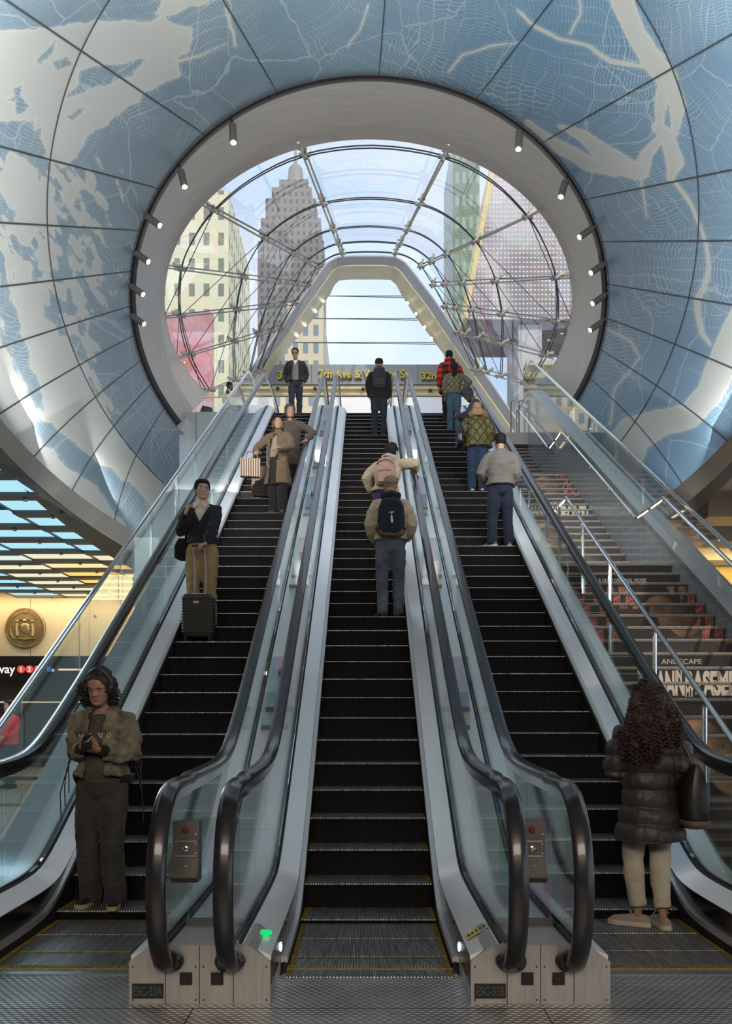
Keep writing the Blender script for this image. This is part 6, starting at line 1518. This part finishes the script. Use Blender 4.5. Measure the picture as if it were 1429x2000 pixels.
# ---- man stepping on at the top
p0 = V3(((578 - CX) * 22.35 / F, 22.35, ZT + .005))
M6 = person('man in dark open jacket and grey sweater stepping on at the top', p0, 180, 1.80, 'tan', feet=((.09, .22, -4), (-.08, -.02, 6)), foot_z=(.02, 0), head=(-4, 22, 0), vox=.015, hr=(.20, .10, .95), hl=(-.20, .10, .95), er=(.6, -.9, 0), el=(-.6, -.9, 0),
    top=dict(name='jacket', m=cloth('dark_jacket', (.022, .019, .019)), hem=.53, hemr=(.118, .088), bulk=1.12, arms=1.15, cut=lambda x, y, z: y > .03 and abs(x) < .075), legs=dict(m=cloth('navy_jeans', (.026, .032, .055)), thigh=.054, knee=.042, ankle=.038), shoes=dict(m=cloth('tan_shoe', (.12, .095, .07)), sole=mat('sole_tan', (.25, .2, .14), .7)), hair=dict(t=.035, line=((0, .33), (.5, .30), (.95, .15), (1.2, -.02), (1.55, .02), (1.9, -.2), (PI, -.3))))
t = M6['root']; sp = M6['sp']
b = MB(); b.tube([sp(.535) + V3((0, .075, 0)), sp(.66) + V3((0, .085, 0)), sp(.78) + V3((0, .07, 0)), sp(.815) + V3((0, .045, 0))], [(.115, .075), (.105, .07), (.085, .062), (.06, .05)], 14, up=(1, 0, 0)); organic('sweater', b, cloth('grey_knit', (.16, .16, .165)), t, .013, 3, wrinkle(.006))
b = MB(); b.add([sp(.825) + V3((-.05, .10, 0)), sp(.825) + V3((.05, .10, 0)), sp(.745) + V3((0, .16, 0))], [(0, 1, 2)]); o = b.build('shirt', cloth('white_tee', (.6, .6, .6)), t, smooth=False); o.modifiers.new('solid', 'SOLIDIFY').thickness = .01
b = MB()
for s in (1, -1): b.ball(M6['HM'] @ V3((s * .14, .36, .02)), (.028, .008, .018), 10, 6)
b.build('sunglasses', M_strap, t)

def backpack(label, info, m, w_, hh, d_, zc_, off, strap=True, base=None, pocket=None):
    up = info['up']; c = info['sp'](zc_) - info['Y'] * off; t = carry('backpack', label, 'backpack', info, c); b = MB(); rings = []
    for z, q, dq in ((-.5, .62, .55), (-.47, .86, .85), (-.35, .97, 1.0), (-.05, 1.0, 1.0), (.25, .93, .85), (.42, .70, .60), (.5, .40, .30)):
        rings.append([(w_ / 2 * q * math.copysign(abs(math.cos(a)) ** .6, math.cos(a)), d_ * .5 - d_ * .5 + d_ / 2 * dq * math.copysign(abs(math.sin(a)) ** .6, math.sin(a)) + .03 * (1 - dq), z * hh) for a in [2 * PI * k / 24 for k in range(24)]])
    b.loft(rings); organic('bag_body', b, m, t, .010, 2, wrinkle(.006, 12, zc_ * 9))
    b = MB(); b.loft([[(x * w_ * .36 * q, -d_ / 2 + y, z * hh) for x, y in ((-1, .02), (-.9, -.035), (.9, -.035), (1, .02))] for z, q in ((-.42, .85), (-.38, 1), (-.12, 1), (-.03, .75))]).build('front_pocket', pocket or m, t, ang=50)
    b = MB(); b.tube([(x * w_ * .42, -d_ * .42 - .01 * (1 - x * x), hh * (.22 + .16 * (1 - x * x))) for x in (-1, -.6, 0, .6, 1)], .006, 6); b.tube([(x * w_ * .33, -d_ / 2 - .036, -hh * .05 + .012 * (1 - x * x)) for x in (-1, 0, 1)], .005, 6); b.build('zip', M_strap, t)
    b = MB(); b.tube([(-.035, .03, hh * .48), (-.03, .03, hh * .56), (.03, .03, hh * .56), (.035, .03, hh * .48)], .009, 6)
    S = {s: info['arm'][s][0] - c for s in (1, -1)}; X = info['X']
    if strap:
        for s in (1, -1): q = S[s] - X * (s * .055 * info['h']); b.tube([V3((s * .06, d_ * .3, hh * .44)), V3((q.x, q.y - .03, q.z + .075)), V3((q.x, q.y + .06, q.z + .05)), V3((q.x + s * .01, q.y + .10, q.z - .08)), V3((s * w_ * .5, d_ * .7, -hh * .25)), V3((s * w_ * .42, d_ * .3, -hh * .42))], [(.005, .022)] * 6, 8)
    b.build('strap', M_strap, t)
    if base: b = MB(); b.loft([[(v[0] * 1.02, v[1] * 1.02, z) for v in rings[k]] for k, z in ((0, -.505 * hh), (1, -.47 * hh), (2, -.36 * hh))]).build('base_panel', base, t, ang=60)
    return t
# ---- middle escalator
p0 = stand('C', 848, 740, .17)
M7 = person('man in black jacket and dark jeans near the top of the middle escalator', p0, 0, 1.74, 'brown', feet=((.10, 0, -8), (-.10, 0, 8)), face=False, vox=.015, hr=(.23, .02, .78), hl=(-.19, .14, .92), er=(.4, -.9, 0), el=(-.5, -.9, 0), top=dict(name='jacket', m=cloth('black_jacket', (.016, .016, .018)), hem=.49, hemr=(.112, .09), bulk=1.15, arms=1.18, hood=1.2), legs=dict(m=cloth('black_jeans', (.028, .034, .042)), thigh=.055, knee=.042, ankle=.036), shoes=dict(m=cloth('black_boot', (.03, .034, .036))), hair=dict(style='cap', t=.06, amp=.004, m=cloth('beanie_black', (.016, .014, .014)), line=((0, .18), (1.2, .06), (PI, -.10))))
backpack('black hiking backpack on the man near the middle escalator top', M7, cloth('pack_black', (.028, .030, .033), rough=.6), .30, .46, .17, .715, .205)
p0 = stand('C', 1068, 752, .2)
W8 = person('rider in cream fleece hoodie and purple trousers leaning on the rail', p0, -8, 1.62, 'tan', feet=((.09, 0, -8), (-.09, 0, 8)), face=False, vox=.013, side=6, lean=6, head=(-12, 14, 4), hr=tuple(world_to({'loc': p0, 'yaw': -8}, (XC['C'] + .70, p0.y + .10, hand_z(p0.y + .1) + .05))), er=(.3, -.9, .5), palm_r=(0, 0, -1), dir_r=(.6, 1, 0), curl_r=.5, hl=(-.21, .14, .90), el=(-1, -.6, 0), top=dict(name='hoodie', m=cloth('cream_fleece', (.36, .30, .21), noise=.10, bump=.6, bs=60), hem=.53, hemr=(.118, .098), bulk=1.16, arms=1.35, hood=1.45, wr=.010), legs=dict(m=cloth('purple_jogger', (.045, .022, .085)), thigh=.058, knee=.046, ankle=.042), shoes=dict(m=cloth('grey_runner', (.2, .2, .2))), hair=dict(t=.11, amp=.06, f=9, top=1.5))
backpack('pinkish brown backpack on the rider in cream hoodie', W8, cloth('pack_rose', (.30, .19, .155), noise=.1), .31, .42, .17, .70, .225)
b = MB()
for s in (1, -1): e_ = MB().ball((s * .40, .02, 0), (.07, .14, .17), 12, 8); b.add([W8['HM'] @ V3(p) for p in e_.v], e_.f)
b.tube([W8['HM'] @ V3((.42 * math.sin(a), -.02, .08 + .55 * math.cos(a))) for a in [math.radians(q) for q in range(-85, 86, 17)]], .011, 6)
hh_ = carry('headphones', 'grey headphones of the rider in cream hoodie', 'headphones', W8); b.build('headset', mat('headset_grey', (.22, .20, .19), .4), hh_)
p0 = stand('C', 1205, 762, .17)
M9 = person('man in beige jacket, cap and faded jeans standing on the middle escalator', p0, 0, 1.77, 'tan', feet=((.105, .02, -14), (-.10, -.03, 26)), face=False, vox=.011, head=(-4, 6, 0), hr=(.20, .18, 1.00), hl=(-.20, .18, .98), er=(.45, -.9, -.1), el=(-.45, -.9, -.1), top=dict(name='jacket', m=cloth('beige_jacket', (.50, .41, .30), noise=.05), hem=.545, hemr=(.112, .088), bulk=1.10, arms=1.15, wr=.010), top2=dict(name='hooded_shirt', m=cloth('black_hood', (.014, .012, .016)), hem=.60, bulk=.9, hood=1.25, sleeves=False, collar=True), legs=dict(m=cloth('faded_jeans', (.17, .20, .24), (.075, .09, .115), 5), thigh=.055, knee=.044, ankle=.038, wr=.009), shoes=dict(m=cloth('brown_boot', (.105, .068, .045))), hair=dict(style='cap', t=.055, amp=.003, m=cloth('tan_cap', (.27, .185, .12), noise=.08), line=((0, .16), (1.2, .06), (PI, -.02))))
bk_ = backpack('navy backpack with tan base and white tassel on the man in cap', M9, cloth('pack_navy', (.012, .020, .036), rough=.7), .34, .48, .18, .685, .215, base=mat('pack_tan', (.24, .125, .07), .6))
b = MB(); b.tube([(.005, -.13, .02), (.0, -.135, -.03)], .006, 6); b.tube([(-.03, -.128, .025), (.035, -.128, .03)], .006, 6); b.tube([(.0, -.135, -.02), (.008, -.14, -.10)], [.012, .018], 8); tag(b.build('tassel', mat('tassel_white', (.6, .56, .5), .8), bk_), 'white tassel')

# ---- right escalator
def plaid_mat():
    m, nt, out = new_mat('cloth_plaid'); g = NG(nt); b = g.n('ShaderNodeBsdfPrincipled'); b.inputs['Roughness'].default_value = .9
    sp = g.n('ShaderNodeSeparateXYZ', ins={0: g.n('ShaderNodeTexCoord').outputs['Object']}); u = g.math('ADD', sp.outputs[0], sp.outputs[1])
    a = g.math('LESS_THAN', g.math('FRACT', g.math('MULTIPLY', u, 7.0)), .5); c = g.math('LESS_THAN', g.math('FRACT', g.math('MULTIPLY', sp.outputs[2], 7.0)), .5)
    s = g.math('MULTIPLY', g.math('ADD', a, c), .5); g.link(g.ramp(s, [(0, (.62, .02, .022)), (.5, (.19, .010, .012)), (1.0, (.012, .008, .008))]), b.inputs['Base Color']); g.link(b.outputs[0], out.inputs[0]); return m
m_dark = cloth('dark_trouser', (.02, .02, .024))
p0 = stand('R', 822, 877, .2)
M10 = person('person in red and black plaid coat at the top of the escalator', p0, 6, 1.74, 'brown', face=False, vox=.015, hr=(.24, .1, .98), hl=(-.25, .0, .80), top=dict(name='plaid_coat', m=plaid_mat(), hem=.42, hemr=(.12, .095), bulk=1.18, arms=1.28, hood=1.1), legs=dict(m=m_dark), shoes=dict(m=cloth('black_shoe', (.014, .013, .013))), hair=dict(t=.03))
def quilt(name, c, sc):
    m, nt, out = new_mat('cloth_' + name); g = NG(nt); b = g.n('ShaderNodeBsdfPrincipled'); b.inputs['Roughness'].default_value = .6
    sp = g.n('ShaderNodeSeparateXYZ', ins={0: g.n('ShaderNodeTexCoord').outputs['Object']}); u = g.math('ADD', sp.outputs[0], g.math('MULTIPLY', sp.outputs[1], .4))
    def saw(v): return g.math('ABSOLUTE', g.math('SUBTRACT', g.math('FRACT', g.math('MULTIPLY', v, sc)), .5))
    d = g.math('MAXIMUM', saw(g.math('ADD', u, g.math('MULTIPLY', sp.outputs[2], .8))), saw(g.math('SUBTRACT', u, g.math('MULTIPLY', sp.outputs[2], .8))))
    f = g.ramp(d, [(.36, (1,) * 3), (.5, (0,) * 3)]); g.link(g.mix(f, tuple(q * .45 for q in c), c), b.inputs['Base Color'])
    bp = g.n('ShaderNodeBump', ins={'Height': f, 'Strength': .8, 'Distance': .02}); g.link(bp.outputs[0], b.inputs['Normal']); g.link(b.outputs[0], out.inputs[0]); return m
p0 = stand('R', 838, 886, .17)
W11 = person('woman with long ponytail in green quilted jacket and blue jeans', p0, -4, 1.57, 'tan', face=False, vox=.014, hr=(.22, .10, .98), hl=(-.21, .06, .82), er=(1, -.6, 0), top=dict(name='quilted_jacket', m=quilt('sage_quilt', (.155, .15, .085), 9), hem=.535, hemr=(.115, .092), bulk=1.15, arms=1.22, collar=True), legs=dict(m=cloth('blue_jeans', (.055, .105, .155), noise=.15), thigh=.055, knee=.046, ankle=.046), shoes=dict(m=cloth('olive_shoe', (.12, .10, .07))), hair=dict(t=.05))
HM = W11['HM']; b = MB(); b.tube([HM @ V3((0, -.42, .15)), HM @ V3((.02, -.60, -.15)), HM @ V3((.03, -.66, -.7)), HM @ V3((.0, -.62, -1.25)), HM @ V3((0, -.6, -1.5))], [.035, .055, .062, .045, .012], 10); organic('ponytail', b, M_hair, W11['root'], .010, 2, wrinkle(.006, 30))
def totes(label, info, p, m, w_, hh, top):
    t = carry('tote_bag', label, 'bag', info, p); b = MB()
    b.loft([[(d_ * math.copysign(abs(math.cos(a)) ** .6, math.cos(a)), ww * math.copysign(abs(math.sin(a)) ** .6, math.sin(a)), z) for a in [2 * PI * k / 20 for k in range(20)]] for z, ww, d_ in ((0, w_ * .30, .05), (.03, w_ * .46, .075), (hh * .4, w_ * .5, .08), (hh * .8, w_ * .42, .05), (hh, w_ * .34, .02))]); organic('body', b, m, t, .011, 2, wrinkle(.009, 10, hh))
    s = V3(top) - V3(p); b = MB()
    for d in (-1, 1): b.tube([V3((0, d * w_ * .25, hh * .93)), V3((s.x * .5, d * w_ * .2, hh + (s.z - hh) * .5)), s + V3((0, d * .02, 0))], [(.005, .013)] * 3, 8)
    b.build('strap', m, t)
S = W11['arm'][1][0]; totes('brown slouchy tote on the ponytail woman\'s shoulder', W11, (.265, -.03, .80), cloth('tote_brown', (.10, .068, .055)), .30, .34, S + V3((-.02, 0, .07)))
p0 = stand('R', 926, 937, .2)
M12 = person('person in dark navy hooded sweatshirt bent over a phone by the rail', p0, 84, 1.72, 'deep', face=False, vox=.014, lean=16, head=(0, 34, 0), hr=(.05, .40, 1.12), hl=(-.06, .38, 1.12), er=(1, -.6, -.5), el=(-1, -.6, -.5), palm_r=(-.5, -.3, .8), palm_l=(.5, -.3, .8), curl_r=.7, curl_l=.7, top=dict(name='hooded_sweatshirt', m=cloth('navy_sweat', (.028, .032, .050)), hem=.50, hemr=(.11, .09), bulk=1.12, arms=1.25), legs=dict(m=m_dark), shoes=dict(m=cloth('black_shoe', (.014, .013, .013))), hair=dict(style='cap', t=.11, amp=.012, m=cloth('navy_sweat', (.028, .032, .050)), line=((0, .30), (.7, .20), (1.0, -.2), (1.3, -.55), (PI, -.6))))
c_ = (M12['hand1'] + M12['hand-1']) / 2 + V3((0, .02, .03)); ph = carry('phone', 'dark phone held by the hooded person at the right rail', 'phone', M12, c_); MB().obox(Matrix.Rotation(math.radians(-30), 4, 'X'), (.075, .15, .012)).build('case', MATS['phone_black'], ph, smooth=False)
p0 = stand('R', 962, 931, .17)
W13 = person('woman in olive quilted coat with fur trimmed hood', p0, -6, 1.62, 'light', face=False, vox=.013, feet=((.10, 0, -6), (-.09, .0, 8)), hr=(.22, .16, .93), hl=(-.18, .20, 1.05), er=(.4, -.9, 0), el=(-.5, -.9, 0), top=dict(name='quilted_coat', m=quilt('olive_quilt', (.085, .08, .026), 6.5), hem=.50, hemr=(.135, .110), bulk=1.28, arms=1.36, waist=1.12, wr=.010), legs=dict(m=cloth('dark_jeans', (.020, .036, .075), noise=.2), thigh=.062, knee=.048, ankle=.044, hip=1.12), shoes=dict(m=cloth('white_shoe', (.45, .42, .38))), hair=dict(t=.05, m=mat('hair_blonde', (.26, .16, .08), .6)))
sp = W13['sp']; b = MB(); b.tube([sp(.825) + V3((.10, .05, 0)), sp(.862) + V3((.115, -.04, 0)), sp(.865) + V3((.06, -.12, .01)), sp(.865) + V3((-.06, -.12, .01)), sp(.862) + V3((-.115, -.04, 0)), sp(.825) + V3((-.10, .05, 0))], [.035, .055, .062, .062, .055, .035], 12); b.ball(sp(.90), (.10, .09, .10), 12, 8)
organic('fur_hood', b, mat('fur_tan', (.28, .175, .085), .9, 0, noise=.45, nscale=40, bump=.8, bscale=120), W13['root'], .010, 1, lambda co: np.array([.016 * mnoise.noise(V3(p) * 60) + .008 * mnoise.noise(V3(p) * 25) for p in co.tolist()]))
S = W13['arm'][-1][0]; totes('large black leather bag on the shoulder of the olive coat woman', W13, (-.30, -.14, .82), mat('bag_black_gloss', (.016, .018, .026), .3, noise=.2), .44, .36, S + V3((.02, -.03, .09)))
p0 = stand('R', 1066, 975, .17)
M14 = person('man in grey sweater and navy trousers looking up the right escalator', p0, 3, 1.72, 'tan', face=False, vox=.012, feet=((.15, .02, -10), (-.12, -.02, 42)), hr=(.22, .16, .94), hl=(-.17, .24, 1.02), er=(.35, -.9, 0), el=(-.6, -.8, 0), head=(6, -4, 0), top=dict(name='sweater', m=cloth('grey_sweater', (.125, .115, .105), noise=.08), hem=.54, hemr=(.112, .095), bulk=1.17, arms=1.22, collar=True, wr=.008), legs=dict(m=cloth('navy_trouser', (.016, .021, .042)), thigh=.060, knee=.046, ankle=.042, hip=1.06), shoes=dict(m=cloth('brown_loafer', (.18, .10, .065)), sole=mat('sole_white', (.5, .48, .45), .7)), hair=dict(t=.035, amp=.006))
# ---- officer behind the landing guard, and his chair
p0 = V3(((446 - CX) * 24.3 / F, 24.3, ZT + .005))
M15 = person('guard in pale uniform shirt at the landing, seen in profile', p0, -88, 1.74, 'deep', vox=.015, head=(0, 6, 0), hr=(.14, .28, 1.02), hl=(-.14, .28, 1.02), top=dict(name='uniform_shirt', m=cloth('uniform_grey', (.52, .50, .45)), hem=.56, bulk=1.1, arms=1.1, collar=True), legs=dict(m=cloth('uniform_khaki', (.45, .38, .18))), shoes=dict(m=cloth('black_shoe', (.014, .013, .013))), hair=dict(t=.018, amp=.004))
MB().ball(M15['arm'][1][0] + V3((.065, .02, -.02)), (.012, .05, .06), 10, 8).build('arm_patch', M_strap, M15['root'])
t = thing('office_chair', 'dark swivel chair behind the glass at the landing edge', 'chair', (at(410, 820, 23.9).x, 23.9, ZT + .005), .6); m = cloth('chair_fabric', (.035, .042, .05)); mk = M_strap
organic('backrest', MB().tube([(0, .18, .48), (0, .20, .75), (0, .19, .98)], [(.20, .03), (.23, .04), (.15, .03)], 14, up=(1, 0, 0)), m, t, .015, 3); organic('seat', MB().tube([(0, .18, .45), (0, -.22, .45)], [(.22, .045), (.21, .04)], 14, up=(1, 0, 0)), m, t, .015, 3)
MB().tube([(0, 0, .08), (0, 0, .43)], .03, 10).build('post', mk, t)
for k in range(5): a = 2 * PI * k / 5; MB().tube([(0, 0, .09), (.28 * math.cos(a), .28 * math.sin(a), .06)], .018, 6).ball((.28 * math.cos(a), .28 * math.sin(a), .03), .03, 8, 6).build('leg', mk, t)
for s in (-1, 1): MB().tube([(s * .2, .1, .46), (s * .25, .08, .66), (s * .25, -.14, .67)], .016, 6).build('armrest', mk, t)
t = thing('landing_guard', 'clear glass guard with brass coloured rail at the landing edge', 'glass guard', (-3.9, 23.55, ZT)); MB().box((-1.2, -.008, 0), (1.1, .008, 1.05)).build('glass_panel', M_glass, t, smooth=False); MB().tube([(-1.2, 0, 1.07), (1.1, 0, 1.07)], .022, 8).build('top_rail', mat('brass_rail', (.55, .44, .22), .35, .8), t)
# ---- passer-by in the hall
p0 = V3((-6.95, 17.2, .0))
M17 = person('passer-by in red jacket on the hall floor behind the glass guard', p0, 150, 1.72, 'brown', vox=.016, hl=(-.15, .25, 1.0), top=dict(name='jacket', m=cloth('red_jacket', (.55, .03, .03)), hem=.50, bulk=1.1, arms=1.15), legs=dict(m=m_dark), shoes=dict(m=cloth('black_shoe', (.014, .013, .013))), hair=dict(t=.04))
# cove lights along the foot of the funnel
for i, (deg, pw) in enumerate(((-226, 70), (-208, 110), (-186, 150), (-160, 170), (-128, 190), (-90, 220), (-52, 190), (-20, 170), (6, 150), (26, 80))):
    th = math.radians(deg); p = dome_pt(th, .97, .0); q = dome_pt(th, .30)
    ctr = Vector((0, 17, 8)); p = p + (ctr - p).normalized() * 1.3
    area('cove_light', p, q + (ctr - q).normalized() * .8, 3.0, pw * .60, (1.0, .975, .93), .8)
